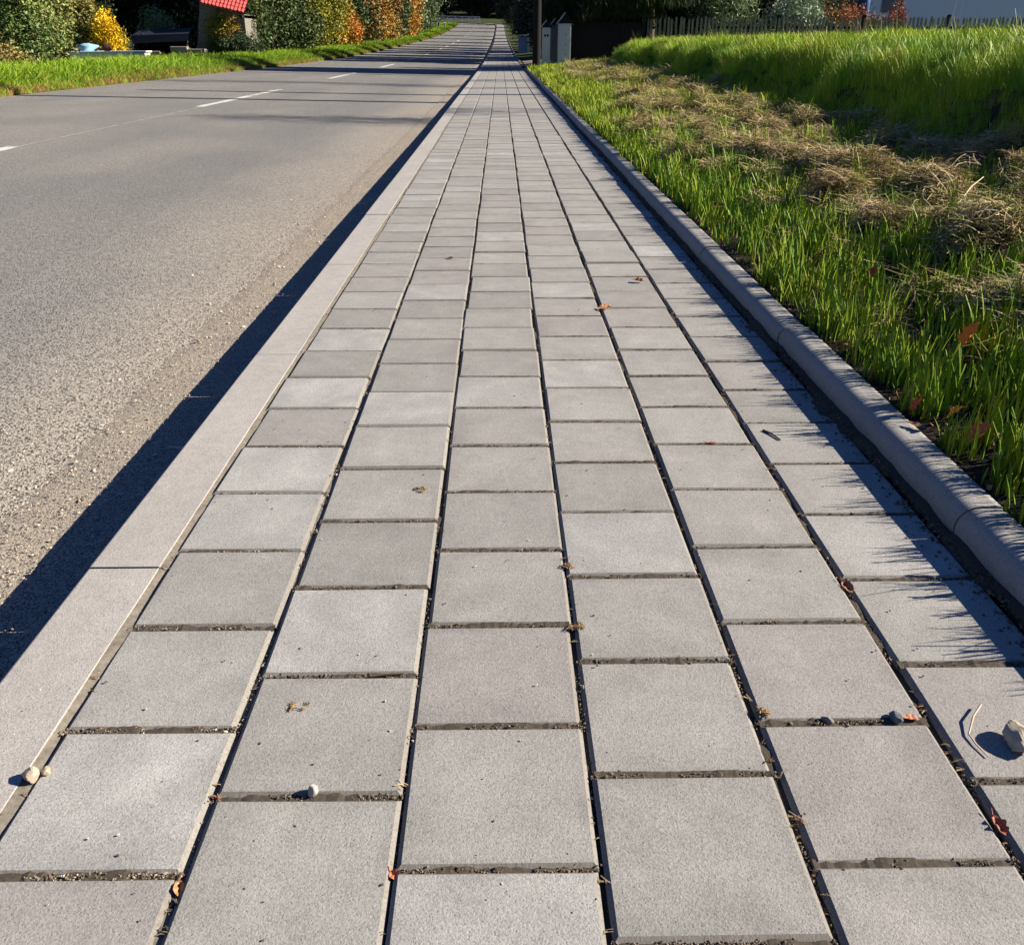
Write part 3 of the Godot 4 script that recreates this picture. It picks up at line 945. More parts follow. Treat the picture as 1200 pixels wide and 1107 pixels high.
func build_kerbs() -> void:
	var kerb := Node3D.new()
	kerb.name = "road_kerb"
	add_child(kerb)
	tag(kerb, "pale concrete kerb of long stones between the pavement and the road", "kerb", "", "structure")
	var prof := [Vector2(-0.640, -0.16), Vector2(-0.640, -0.006)]
	for i in 5:
		var a := PI - PI * 0.5 * i / 4.0
		prof.append(Vector2(-0.6345 + 0.0055 * cos(a), -0.0045 + 0.0055 * sin(a)))
	prof += [Vector2(-0.5305, 0.001), Vector2(-0.530, 0.0006), Vector2(-0.5298, -0.06)]
	var d := 1.18 - 1.042 * 2.0
	var k := 0
	while d < 100.0:
		var s := obj("kerb_stone", profile_stone(prof, d + 0.0022, d + 1.042 - 0.0022, k), M.kerb_concrete, kerb)
		s.position.y = rise(d + 0.5) + rng.randfn() * 0.0008
		s.rotation.x = atan((rise(d + 1.0) - rise(d)) / 1.0) * 0.0
		d += 1.042; k += 1
	var st := begin()
	while d < 190.0:
		var t := Transform3D(Basis(), Vector3(swerve(d + 1.0), rise(d + 1.0), -d - 1.0))
		st.set_color(Color(0.7, 0.7, 0.7))
		box(st, Vector3(-0.64, -0.16, -1.0), Vector3(-0.532, 0.001, 1.0), 0.01, t)
		d += 2.0
	obj("distant_kerb", done(st), M.kerb_concrete, kerb).set_meta("kind", "stuff")
	# the rounded edging on the grass side
	var edging := Node3D.new()
	edging.name = "edging_kerb"
	add_child(edging)
	tag(edging, "raised grey edging kerb with a rounded top between pavement and grass", "kerb", "", "structure")
	var p2 := [Vector2(0.735, -0.1), Vector2(0.735, 0.006)]
	for i in 9:
		var a := PI - PI * 0.5 * i / 8.0
		p2.append(Vector2(0.769 + 0.034 * cos(a), 0.021 + 0.034 * sin(a)))
	p2 += [Vector2(0.798, 0.0552), Vector2(0.808, 0.053), Vector2(0.815, 0.046), Vector2(0.815, -0.1)]
	d = 1.259 - 1.02 * 2.0
	k = 0
	while d < 29.5:
		var s := obj("edging_stone", profile_stone(p2, d + 0.0026, d + 1.02 - 0.0026, 50 + k), M.edging_concrete, edging)
		s.position.y = rise(d + 0.5) + rng.randfn() * 0.002
		s.position.x = rng.randfn() * 0.002
		d += 1.02; k += 1
	d = 39.5
	st = begin()
	while d < 180.0:
		st.set_color(Color(0.7, 0.7, 0.7))
		box(st, Vector3(0.735, -0.1, -0.5), Vector3(0.815, 0.04, 0.5), 0.012, Transform3D(Basis(), Vector3(swerve(d), rise(d), -d)))
		d += 1.004
	obj("distant_edging", done(st), M.edging_concrete, edging).set_meta("kind", "stuff")
	# the crossing at the yard entrance: a strip of reddish blocks
	var strip := obj("entrance_strip", sheet([0.74, 1.2, 2.0, 4.0, 7.0], [33.0, 34.0, 36.0, 38.8], func(x: float, dd: float) -> float: return maxf(rise(dd), ground_y(x, dd)) + 0.012, func(_x: float, _d: float) -> Color: return Color(0.67, 0.57, 0.53)), M.concrete_d)
	tag(strip, "pale paved entrance crossing the verge beyond the black gate", "driveway", "", "structure")

# ---------------------------------------------------------------- far right: cabinets, gate, fence, hedge, house
func build_right_far() -> void:
	# three meter cabinets with sloping tops
	var cab := func(label: String, x: float, d: float, w: float, dep: float, h: float, body: Material, dots: bool) -> void:
		var t := thing("meter_cabinet", label, "cabinet", at(x, d), 0.0, "meter cabinets by the black gate")
		var st := begin()
		box(st, Vector3(-w / 2, -0.1, -dep), Vector3(w / 2, h, 0), 0.008)
		obj("body", done(st), body, t)
		st = begin()   # gable: dark end wall under a sloping roof
		var rh := w * 0.62
		var o := 0.05
		quad(st, Vector3(-w / 2, h + 0.001, 0), Vector3(0, h + rh, 0), Vector3(w / 2, h + 0.001, 0), Vector3(0, h + 0.001, 0))
		obj("gable", done(st), M.black, t)
		st = begin()
		quad(st, Vector3(-w / 2, h + 0.001, -dep), Vector3(0, h + rh, -dep), Vector3(w / 2, h + 0.001, -dep), Vector3(0, h + 0.001, -dep))
		obj("gable", done(st), M.black, t)
		for s in [-1.0, 1.0]:
			st = begin()
			var e := Vector3(s * (w / 2 + o), h - 0.03, 0)
			var r := Vector3(0, h + rh + 0.02, 0)
			var th := Vector3(0, 0.035, 0)
			var f := Vector3(0, 0, 0.05)
			var bk := Vector3(0, 0, -dep - 0.05)
			quad(st, e + f + th, e + bk + th, r + bk + th, r + f + th)
			quad(st, e + f, e + bk, r + bk, r + f)
			quad(st, e + f, e + f + th, r + f + th, r + f)
			quad(st, e + bk, e + bk + th, r + bk + th, r + bk)
			quad(st, e + f, e + bk, e + bk + th, e + f + th)
			obj("roof_slope", done(st), M.cabinet_lid if s < 0.0 else M.black, t)
		st = begin()
		box(st, Vector3(-w * 0.42, 0.10, 0.0), Vector3(w * 0.42, h * 0.96, 0.014), 0.004)
		var door := obj("door", done(st), body, t)
		st = begin()
		if dots:
			for s in [-1.0, 1.0]:
				st = begin()
				box(st, Vector3(s * w * 0.16 - 0.025, h * 0.78, 0.0145), Vector3(s * w * 0.16 + 0.025, h * 0.78 + 0.06, 0.024))
				obj("vent", done(st), M.black, door)
		else:
			for yy in [0.30, 0.52, 0.74]:
				st = begin()
				box(st, Vector3(w * 0.05, h * yy, 0.0145), Vector3(w * 0.13, h * yy + 0.035, 0.03))
				obj("lock", done(st), M.cabinet_dark, door)
			st = begin()
			box(st, Vector3(-w * 0.42, 0.19, 0.0145), Vector3(w * 0.42, 0.205, 0.02))
			obj("door_seam", done(st), M.cabinet_dark, door)
	cab.call("pale grey meter cabinet, widest of the three beside the black gate", 1.80, 27.6, 0.36, 0.30, 1.13, M.cabinet, false)
	cab.call("dark grey-blue meter cabinet standing between the two pale ones", 1.56, 28.1, 0.19, 0.26, 1.12, M.cabinet_dark, false)
	cab.call("narrow pale meter cabinet with two small dark vents, next to the dark pole", 1.30, 27.8, 0.23, 0.24, 1.06, M.cabinet, true)
	# dark pole with a small yellow-rimmed plate
	var t := thing("utility_pole", "dark wooden pole standing left of the meter cabinets", "pole", at(1.00, 27.0))
	var st := begin()
	tube(st, [Vector3(0, -0.3, 0), Vector3(0.01, 3.0, 0), Vector3(0.02, 6.6, 0)], [0.118, 0.108, 0.09], 12)
	obj("post", done(st), M.pole, t)
	st = begin()
	box(st, Vector3(-0.5, 6.2, -0.14), Vector3(0.55, 6.3, -0.06), 0.01)
	obj("cross_arm", done(st), M.pole, t)
	t = thing("sign", "small dark sign with a rounded yellow rim hanging left of the dark pole", "sign", Vector3(0.66, 1.80, -27.1))
	st = begin()
	var rim := []; var rad := []
	for i in 21:
		var a := TAU * i / 20.0
		rim.append(Vector3(cos(a) * 0.10, 0.14 + sin(a) * (0.14 if sin(a) > 0 else 0.13), 0)); rad.append(0.018)
	tube(st, rim, rad, 6)
	obj("rim", done(st), M.yellow_paint, t)
	st = begin()
	box(st, Vector3(-0.075, 0.03, -0.012), Vector3(0.075, 0.25, 0.004), 0.01)
	obj("face", done(st), M.black, t)
	st = begin()
	box(st, Vector3(-0.15, -0.06, -0.01), Vector3(-0.115, 0.5, 0.01), 0.003)
	obj("edge_strip", done(st), M.white_paint, t)
	st = begin()
	box(st, Vector3(-0.15, 0.20, -0.03), Vector3(0.36, 0.225, -0.014), 0.002)
	obj("bracket", done(st), M.pole, t)
	# waste bins further along
	t = thing("waste_bin", "blue and grey waste bin standing beside the pavement behind the dark pole", "bin", at(1.42, 55.0))
	var by := 0.0
	st = begin()
	box(st, Vector3(-0.40, by, -0.6), Vector3(0.10, by + 0.86, 0.0), 0.03)
	obj("front", done(st), M.blue_bin, t)
	st = begin()
	box(st, Vector3(0.102, by, -0.6), Vector3(0.36, by + 0.98, 0.0), 0.03)
	obj("side", done(st), M.grey_bin, t)
	st = begin()
	box(st, Vector3(-0.43, by + 0.862, -0.62), Vector3(0.098, by + 0.92, 0.04), 0.02)
	obj("lid", done(st), M.cabinet_dark, t)
	# black gate: upright boards
	t = thing("gate", "tall black board gate between the meter cabinets and the picket fence", "gate", Vector3(2.04, 0.0, -28.6))
	var gx := 0.0
	while gx < 2.02:
		st = begin()
		var jut := rng.randf() * 0.004
		box(st, Vector3(gx, 0.06 + ground_y(2.04 + gx, 28.6) * 0.5, -0.011 + jut), Vector3(gx + 0.098, 1.25, 0.011 + jut), 0.004)
		obj("board", done(st), M.black_wood, t)
		gx += 0.101
	st = begin()
	for yy in [0.42, 1.05]:
		st = begin()
		box(st, Vector3(0, yy, -0.055), Vector3(2.02, yy + 0.07, -0.013))
		obj("rail", done(st), M.black_wood, t)
	for px in [-0.06, 2.09]:
		st = begin()
		box(st, Vector3(px - 0.045, -0.2, -0.06), Vector3(px + 0.045, 1.29, 0.03), 0.01)
		obj("post", done(st), M.black_wood, t)
	# picket fence to the right of it
	t = thing("picket_fence", "dark wooden picket fence running along the top of the grassy bank", "fence", Vector3(4.25, 0.0, -29.0))
	var rr := RandomNumberGenerator.new(); rr.seed = 77
	var picket := func(w: float, top: float) -> ArrayMesh:
		var s := begin()
		var a := [Vector3(-w / 2, 0, 0.01), Vector3(-w / 2, top - 0.05, 0.01), Vector3(0, top, 0.01), Vector3(w / 2, top - 0.05, 0.01), Vector3(w / 2, 0, 0.01)]
		var bk := Vector3(0, 0, -0.02)
		for i in range(1, 4): tri(s, a[0], a[i], a[i + 1])
		for i in range(1, 4): tri(s, a[0] + bk, a[i + 1] + bk, a[i] + bk)
		for i in 4: quad(s, a[i] + bk, a[i + 1] + bk, a[i + 1], a[i])
		return done(s)
	var pm := [picket.call(0.062, 1.02), picket.call(0.058, 1.0), picket.call(0.066, 1.04)]
	for i in 106:
		var px := 0.06 + i * 0.1195
		var o := obj("picket", pm[rr.randi() % 3], M.picket, t)
		o.position = Vector3(px + rr.randfn() * 0.006, minf(ground_y(4.25 + px, 29.0), 0.40) - 0.03 + rr.randfn() * 0.008, 0)
		o.rotation.z = rr.randfn() * 0.018
	for yy in [0.68, 1.08]:
		st = begin()
		box(st, Vector3(0, yy, -0.075), Vector3(12.8, yy + 0.07, -0.024))
		obj("rail", done(st), M.rail_wood, t)
	for px in [0.02, 1.32, 3.9, 6.4, 8.9, 11.4]:
		st = begin()
		box(st, Vector3(px - 0.045, 0.1, -0.165), Vector3(px + 0.045, 1.46, -0.077), 0.01)
		obj("post", done(st), M.rail_wood, t)
	# conifers behind the gate and the fence
	var spray := leaf_clump(31, 16, 0.16, 0.16, 0.022, 1.2)
	var green := [Color(0.012, 0.024, 0.010), Color(0.022, 0.042, 0.014), Color(0.034, 0.058, 0.018)]
	var thuja := [[2.5, 29.3, 8.2, 2.9], [3.4, 29.7, 8.6, 2.9], [4.4, 29.3, 8.0, 2.8], [2.6, 31.6, 8.2, 2.7], [3.9, 31.9, 8.4, 2.7]]
	for i in thuja.size():
		var e = thuja[i]
		conifer("conifer", ["dark green conifer nearest the meter cabinets behind the black gate", "dark green conifer behind the middle of the black gate", "dark green conifer behind the right end of the black gate", "dark conifer in the second row behind the left half of the gate", "dark conifer in the second row behind the right half of the gate"][i], at(e[0], e[1]), e[2], e[3], 5200, green, spray, 1.0, 40 + i, "conifers behind the black gate", 1.25 if i < 3 else 0.2)
	var bough := leaf_clump(32, 14, 0.2, 0.2, 0.03, 0.3)
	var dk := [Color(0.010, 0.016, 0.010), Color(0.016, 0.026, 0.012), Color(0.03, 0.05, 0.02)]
	conifer("spruce", "dark spruce behind the left end of the picket fence", at(5.3, 31.6), 7.0, 2.6, 1900, dk, bough, 1.0, 61)
	conifer("spruce", "spruce with pale green drooping boughs behind the picket fence", at(6.7, 31.3), 6.2, 2.8, 1900, [Color(0.03, 0.05, 0.022), Color(0.11, 0.18, 0.08), Color(0.30, 0.38, 0.18)], bough, 1.0, 62)
	conifer("spruce", "dark spruce between the pale-boughed spruce and the silvery shrub", at(8.2, 32.6), 6.6, 3.0, 1900, dk, bough, 1.0, 63)
	conifer("spruce", "dark spruce behind the silvery shrub", at(10.0, 34.6), 7.0, 3.4, 1900, dk, bough, 1.1, 64)
	conifer("spruce", "dark spruce between the hedge and the house", at(12.2, 37.2), 6.4, 3.0, 1700, dk, bough, 1.1, 65)
	var small := leaf_clump(33, 12, 0.10, 0.075, 0.035)
	shrub("shrub", "silvery green shrub leaning over the picket fence", at(9.0, 30.2), 2.0, 1.75, 1300, [Color(0.14, 0.20, 0.11), Color(0.28, 0.36, 0.24), Color(0.44, 0.50, 0.38)], small, 0.9, 71)
	shrub("shrub", "low orange autumn shrub behind the picket fence near the house", at(10.7, 30.1), 1.9, 1.2, 700, [Color(0.18, 0.15, 0.04), Color(0.30, 0.17, 0.05), Color(0.34, 0.11, 0.05)], small, 0.8, 72)
	shrub("shrub", "small red-leaved shrub at the corner of the house wall", at(12.05, 30.1), 0.9, 1.15, 320, [Color(0.12, 0.10, 0.04), Color(0.30, 0.08, 0.04), Color(0.36, 0.12, 0.06)], small, 0.75, 73)
	# blue barrel on its stand
	t = thing("water_barrel", "blue upright water barrel in the garden beside the house", "barrel", at(13.1, 36.0))
	st = begin()
	tube(st, [Vector3(0, 0.9, 0), Vector3(0, 1.0, 0), Vector3(0, 1.5, 0), Vector3(0, 1.9, 0), Vector3(0, 1.95, 0)], [0.17, 0.19, 0.2, 0.19, 0.15], 14)
	obj("drum", done(st), M.blue_barrel, t)
	st = begin()
	box(st, Vector3(-0.22, -0.1, -0.22), Vector3(0.22, 0.9, 0.22), 0.01)
	obj("stand", done(st), M.plinth, t)
	# the house
	t = thing("house", "pale rendered house with a small dark window beyond the picket fence", "house", Vector3(14.5, 0.30, -40.0))
	st = begin()
	box(st, Vector3(0, 0.45, -9.0), Vector3(13.0, 5.2, 0))
	obj("wall", done(st), M.house_paint, t)
	st = begin()
	box(st, Vector3(-0.03, -0.4, -9.03), Vector3(13.03, 0.45, 0.03))
	obj("plinth", done(st), M.plinth, t)
	st = begin()
	box(st, Vector3(-3.2, -0.4, -7.0), Vector3(-0.035, 3.4, -1.2))
	obj("side_wing", done(st), M.house_dark, t)
	for wx in [0.75, 6.75, 9.6]:
		st = begin()
		box(st, Vector3(wx, 1.50, 0.0), Vector3(wx + 0.84, 2.75, 0.03), 0.01)
		var wf := obj("window", done(st), M.house_dark, t)
		for px in [0.06, 0.44]:
			st = begin()
			box(st, Vector3(wx + px, 1.56, 0.031), Vector3(wx + px + 0.34, 2.69, 0.036))
			obj("pane", done(st), M.window_glass, wf)
	st = begin()
	quad(st, Vector3(-0.5, 5.1, 0.6), Vector3(-0.5, 8.6, -4.5), Vector3(13.5, 8.6, -4.5), Vector3(13.5, 5.1, 0.6))
	quad(st, Vector3(-0.5, 5.1, -9.6), Vector3(-0.5, 8.6, -4.5), Vector3(13.5, 8.6, -4.5), Vector3(13.5, 5.1, -9.6))
	tri(st, Vector3(0, 5.2, 0), Vector3(0, 8.3, -4.5), Vector3(0, 5.2, -9.0)); tri(st, Vector3(13, 5.2, 0), Vector3(13, 8.3, -4.5), Vector3(13, 5.2, -9.0))
	obj("roof", done(st), M.brown_tile, t)
	# trees along the right of the pavement beyond the entrance
	var small_far := leaf_clump(34, 12, 0.26, 0.17, 0.10)
	var rt := [[3.1, 42.0, 5.6], [3.3, 45.0, 6.0], [3.0, 48.2, 5.6], [3.2, 52.0, 5.0], [3.1, 57.0, 5.2], [3.0, 61.0, 6.2], [3.2, 65.5, 5.8], [3.1, 71.0, 5.2], [3.2, 79.0, 5.0], [3.2, 90.0, 5.4], [3.4, 104.0, 6.0], [3.6, 120.0, 6.4], [3.8, 140.0, 7.0], [2.6, 158.0, 8.0], [1.0, 178.0, 9.0]]
	for i in rt.size():
		var e = rt[i]
		tree("tree", "dark tree in the shaded row along the right of the far pavement", at(e[0] + 0.35, e[1]), e[2] + 1.6, 4.1 + e[1] * 0.004, 2600, dk, small_far, 1.0, 80 + i, "shaded trees along the far pavement")
	# poles and slender trees on the meadow's right, whose shadows lie across the road
	var up := [[11.2, 15.6, 10.5], [14.2, 17.9, 10.8]]
	for i in 2:
		var e = up[i]
		t = thing("power_pole", ["wooden power pole on the meadow to the right", "second wooden power pole further out on the meadow"][i], "pole", at(e[0], e[1]))
		st = begin()
		tube(st, [Vector3(0, -0.4, 0), Vector3(0, e[2] * 0.5, 0), Vector3(0.02, e[2], 0)], [0.16, 0.14, 0.11], 12)
		obj("post", done(st), M.bark, t)
	var thin := leaf_clump(35, 8, 0.30, 0.07, 0.05)
	var bir := [Color(0.10, 0.13, 0.02), Color(0.22, 0.18, 0.03)]
	tree("birch", "slender birch on the meadow near the power poles", at(10.6, 12.1), 7.4, 1.9, 300, bir, thin, 0.9, 95, "", 5.2)
	tree("birch", "slender birch on the meadow close to the fence's far end", at(17.0, 21.8), 14.0, 2.0, 560, bir, thin, 1.0, 96, "", 6.5)

# ---------------------------------------------------------------- far left
func build_left_far() -> void:
	var fine := leaf_clump(41, 12, 0.12, 0.085, 0.038)
	var mid := leaf_clump(42, 12, 0.2, 0.13, 0.07)
	var big := leaf_clump(43, 12, 0.34, 0.22, 0.13)
	var grey := [Color(0.076, 0.128, 0.051), Color(0.153, 0.221, 0.093), Color(0.255, 0.306, 0.153), Color(0.289, 0.272, 0.085)]
	var olive := [Color(0.114, 0.133, 0.038), Color(0.228, 0.218, 0.067), Color(0.323, 0.228, 0.076)]
	shrub("shrub", "large grey-green shrub at the left edge beyond the road verge", at(-10.6, 21.2), 2.3, 3.6, 3000, grey, fine, 1.0, 101)
	shrub("shrub", "bushy green shrub right of the large grey-green shrub", at(-10.0, 20.9), 1.7, 3.3, 2600, [Color(0.10, 0.16, 0.05), Color(0.18, 0.25, 0.07), Color(0.30, 0.31, 0.11)], fine, 1.0, 102)
	shrub("shrub", "olive brown shrub standing right of the green shrubs on the verge", at(-10.3, 22.7), 1.25, 3.1, 1800, olive, fine, 1.0, 103)
	shrub("shrub", "tall dark shrub behind the green shrubs at the left edge", at(-13.2, 24.4), 3.2, 4.2, 2200, grey, mid, 0.9, 104)
	shrub("shrub", "olive shrub just left of the bright yellow bush", at(-13.2, 31.4), 1.35, 3.2, 1200, olive, mid, 0.8, 105)
	shrub("yellow_bush", "bright yellow autumn bush in front of the dark trees", at(-12.2, 31.0), 0.92, 1.55, 900, [Color(0.40, 0.30, 0.02), Color(0.72, 0.46, 0.015), Color(0.85, 0.60, 0.03)], mid, 0.55, 106, "", "bush")
	shrub("dry_weeds", "dry brown weeds below the shrubs at the left edge", at(-10.1, 19.6), 1.7, 0.62, 500, [Color(0.16, 0.12, 0.05), Color(0.30, 0.22, 0.08), Color(0.12, 0.13, 0.04)], fine, 0.8, 107, "", "weeds")
	# low white ledge with a blue sheet and other garden odds and ends
	var t := thing("garden_ledge", "low white ledge in the garden below the yellow bush", "ledge", at(-11.45, 28.4))
	var st := begin()
	box(st, Vector3(-0.9, 0.0, -1.4), Vector3(0.9, 0.36, 0.0), 0.01)
	obj("wall", done(st), M.white_paint, t)
	st = begin()
	box(st, Vector3(-0.95, 0.361, -1.45), Vector3(0.95, 0.40, 0.04), 0.008)
	obj("top", done(st), M.white_paint, t)
	var sheet_o := obj("blue_sheet", stone_mesh(Vector3(0.62, 0.26, 0.34), 12, 0.35, 9, 14), M.blue_sheet)
	sheet_o.position = at(-11.95, 28.6) + Vector3(0, 0.38, 0)
	tag(sheet_o, "crumpled light blue sheet lying on the white ledge", "sheet")
	var pot := obj("flower_pot", stone_mesh(Vector3(0.24, 0.24, 0.24), 14, 0.15, 8, 10), M.brown_tile)
	pot.position = at(-11.35, 28.6) + Vector3(0, 0.38, 0)
	tag(pot, "small dark pot on the white ledge beside the blue sheet", "pot")
	# dark trees at the back of the garden
	var dk := [Color(0.008, 0.014, 0.008), Color(0.014, 0.024, 0.010), Color(0.024, 0.038, 0.014)]
	var dx := [[-17.5, 40.0], [-20.5, 42.0], [-14.5, 43.0], [-16.8, 46.0], [-12.4, 45.0], [-24.0, 40.0], [-21.0, 36.0], [-28.0, 44.0], [-31.0, 38.0]]
	for i in dx.size():
		tree("dark_tree", "dark shaded tree at the back of the garden left of the road", at(dx[i][0], dx[i][1]), 6.5 + (i % 3), 4.6, 1700, dk, big, 0.9, 120 + i, "dark trees behind the garden")
	shrub("shrub", "grey-green shrub above the covered woodpile", at(-13.0, 38.0), 1.7, 1.9, 900, [Color(0.08, 0.13, 0.06), Color(0.15, 0.21, 0.11), Color(0.24, 0.30, 0.17)], mid, 0.6, 131)
	# covered woodpile on stone blocks
	t = thing("woodpile", "dark tarpaulin-covered woodpile left of the small shed", "woodpile", at(-12.1, 36.2))
	st = begin()
	for lv in 4:
		var px := -1.05
		while px < 0.75:
			var rr := rng.randf_range(0.07, 0.10)
			tube(st, [Vector3(px, 0.32 + lv * 0.17, 0.12), Vector3(px, 0.32 + lv * 0.17, -0.5)], [rr, rr], 7)
			px += 0.19
	obj("logs", done(st), M.bark, t)
	st = begin()
	quad(st, Vector3(-1.2, 0.86, 0.2), Vector3(-1.2, 1.02, -0.55), Vector3(0.85, 1.12, -0.55), Vector3(0.85, 0.92, 0.2))
	quad(st, Vector3(-1.2, 0.6, 0.24), Vector3(-1.2, 0.86, 0.2), Vector3(0.85, 0.92, 0.2), Vector3(0.85, 0.68, 0.25))
	obj("tarpaulin", done(st), M.tarpaulin, t)
	for e in [[-0.55, 0.35], [0.45, 0.5], [1.08, 0.42]]:
		st = begin()
		box(st, Vector3(e[0] - 0.3, -0.2, -0.1), Vector3(e[0] + 0.3, e[1], 0.32), 0.02)
		obj("stone_block", done(st), M.stone, t)
	# small shed with red roof
	t = thing("shed", "small grey shed with a red tiled roof overgrown by a yellowing vine", "shed", at(-10.6, 37.0))
	st = begin()
	quad(st, Vector3(-0.75, -0.2, 0.3), Vector3(-0.30, 1.88, 0.3), Vector3(1.25, 1.5, 0.3), Vector3(1.25, -0.2, 0.3))
	quad(st, Vector3(-0.75, -0.2, 0.3), Vector3(-0.75, -0.2, -1.4), Vector3(-0.30, 1.88, -1.4), Vector3(-0.30, 1.88, 0.3))
	quad(st, Vector3(-0.75, -0.2, -1.4), Vector3(-0.30, 1.88, -1.4), Vector3(1.25, 1.5, -1.4), Vector3(1.25, -0.2, -1.4))
	quad(st, Vector3(1.25, -0.2, 0.3), Vector3(1.25, -0.2, -1.4), Vector3(1.25, 1.5, -1.4), Vector3(1.25, 1.5, 0.3))
	obj("wall", done(st), M.old_wall, t)
	var roof := begin()
	for row in 7:
		for c in 12:
			var f := func(u: float, v: float) -> Vector3: return Vector3(lerpf(-0.18, 1.36, u), 1.84 + v * 0.85 - u * 0.32, 0.75 - v * 1.5)
			var u0 := c / 12.0
			var v0 := row / 7.0
			var up := Vector3(0, 0.03 + rng.randf() * 0.01, 0)
			quad(roof, f.call(u0, v0) + up, f.call(u0, v0 + 0.17) + up * 0.3, f.call(u0 + 0.04, v0 + 0.17) + up * 1.3, f.call(u0 + 0.04, v0) + up * 2.0)
			quad(roof, f.call(u0 + 0.04, v0) + up * 2.0, f.call(u0 + 0.04, v0 + 0.17) + up * 1.3, f.call(u0 + 0.083, v0 + 0.17) + up * 0.3, f.call(u0 + 0.083, v0) + up)
			quad(roof, f.call(u0, v0), f.call(u0, v0) + up, f.call(u0 + 0.083, v0) + up, f.call(u0 + 0.083, v0))
	var ro := obj("roof", done(roof), M.roof_tile, t)
	st = begin()
	box(st, Vector3(-0.6, 1.60, -1.5), Vector3(-0.5, 1.70, 0.6))
	obj("beam", done(st), M.rail_wood, ro)
	st = begin()
	box(st, Vector3(1.15, 1.38, -1.5), Vector3(1.25, 1.48, 0.6))
	obj("beam", done(st), M.rail_wood, ro)
	crown(t, [[Vector3(0.45, 0.9, 0.45), Vector3(0.62, 0.7, 0.22)], [Vector3(0.75, 0.5, 0.5), Vector3(0.5, 0.55, 0.25)], [Vector3(0.3, 0.35, 0.45), Vector3(0.45, 0.4, 0.2)]], 900, mid, M.leaf, [Color(0.10, 0.13, 0.03), Color(0.28, 0.27, 0.03), Color(0.42, 0.33, 0.03), Color(0.30, 0.18, 0.04)], 0.55, 140, "vine")
	shrub("shrub", "low dark bush with pale twigs right of the small shed", at(-9.5, 36.4), 1.4, 0.9, 500, [Color(0.02, 0.04, 0.02), Color(0.05, 0.08, 0.035)], mid, 0.55, 141)
	# the hedge of shrubs and young trees along the verge
	var dgreen := [Color(0.027, 0.048, 0.018), Color(0.060, 0.093, 0.033), Color(0.128, 0.165, 0.060)]
	var ygreen := [Color(0.105, 0.135, 0.030), Color(0.255, 0.255, 0.038), Color(0.450, 0.390, 0.045)]
	var orange := [Color(0.162, 0.135, 0.034), Color(0.405, 0.230, 0.041), Color(0.567, 0.284, 0.041), Color(0.486, 0.176, 0.041)]
	var brown := [Color(0.102, 0.085, 0.034), Color(0.221, 0.170, 0.060), Color(0.374, 0.221, 0.068)]
	var soft := [Color(0.080, 0.128, 0.064), Color(0.160, 0.224, 0.112), Color(0.256, 0.304, 0.160)]
	var row := [
		[-10.3, 38.6, 3.4, 5.0, dgreen, "dark green shrub right of the shed, first of the roadside hedge"],
		[-9.9, 42.8, 3.2, 5.4, dgreen, "dense dark shrub second in the roadside hedge"],
		[-9.5, 46.0, 2.4, 2.6, dgreen, "low grey-leaved shrub in front of the dark part of the hedge"],
		[-10.0, 49.0, 3.0, 5.6, ygreen, "yellow-green shrub with a dark trunk in the roadside hedge"],
		[-9.7, 53.5, 3.2, 5.0, ygreen, "yellowing shrub just left of the orange bush in the hedge"],
		[-9.6, 59.0, 3.0, 2.9, orange, "orange-brown rounded bush standing out in the roadside hedge"],
		[-10.4, 63.5, 3.8, 6.0, dgreen, "dark shrub right behind the orange bush in the hedge"],
		[-9.9, 69.5, 3.6, 4.4, brown, "brownish shrub between the orange bush and the tall golden one"],
		[-9.9, 76.0, 3.8, 6.5, orange, "tall golden orange shrub in the far half of the hedge"],
		[-9.6, 82.0, 3.4, 4.2, brown, "brown and green mixed shrub beside the tall golden one"],
		[-9.7, 88.0, 3.8, 6.4, dgreen, "green shrub between the golden and the yellow-orange shrubs of the hedge"],
		[-9.6, 96.0, 4.0, 7.0, orange, "yellow-orange shrub near the far end of the hedge"],
		[-9.7, 105.0, 4.2, 7.6, soft, "green shrub past the yellow-orange one at the far end of the hedge"],
		[-10.0, 116.0, 4.6, 8.0, dgreen, "tall dark shrub at the far end of the hedge"],
		[-10.4, 130.0, 5.0, 9.0, dgreen, "dark tree-like shrub beyond the hedge near the marker posts"],
		[-11.6, 146.0, 5.4, 10.0, soft, "soft grey-green shrub overhanging the far verge"],
	]
	for i in row.size():
		var e = row[i]
		var near: bool = e[1] < 60.0
		var o := shrub("hedge_shrub", e[5], at(e[0], e[1]), e[2], e[3], 2600, e[4], mid if near else big, (0.85 if near else 0.8) + e[1] * 0.0015, 150 + i, "roadside hedge of mixed autumn shrubs", "shrub")
		o.rotation.y = i * 1.3
	for i in 11:
		tree("backing_tree", "dark tree standing behind the roadside hedge", at(-14.5 - (i % 3) * 1.6, 52.0 + i * 10.0), 8.0 + (i % 4), 5.5, 1500, dgreen, big, 1.1, 180 + i, "dark trees behind the roadside hedge")
	# marker posts on the verge
	for e in [[-8.15, 147.0, "white reflector post on the far left verge", 0], [-9.0, 146.0, "grey-blue post beside the white reflector post", 1]]:
		t = thing("marker_post", e[2], "post", at(e[0], e[1]))
		st = begin()
		box(st, Vector3(-0.12, -0.2, -0.08), Vector3(0.12, 0.85, 0.08), 0.05)
		obj("post", done(st), M.white_paint if e[3] == 0 else M.blue_bin, t)
		st = begin()
		box(st, Vector3(-0.125, 0.62, -0.085), Vector3(0.125, 0.72, 0.085))
		obj("band", done(st), M.black, t)

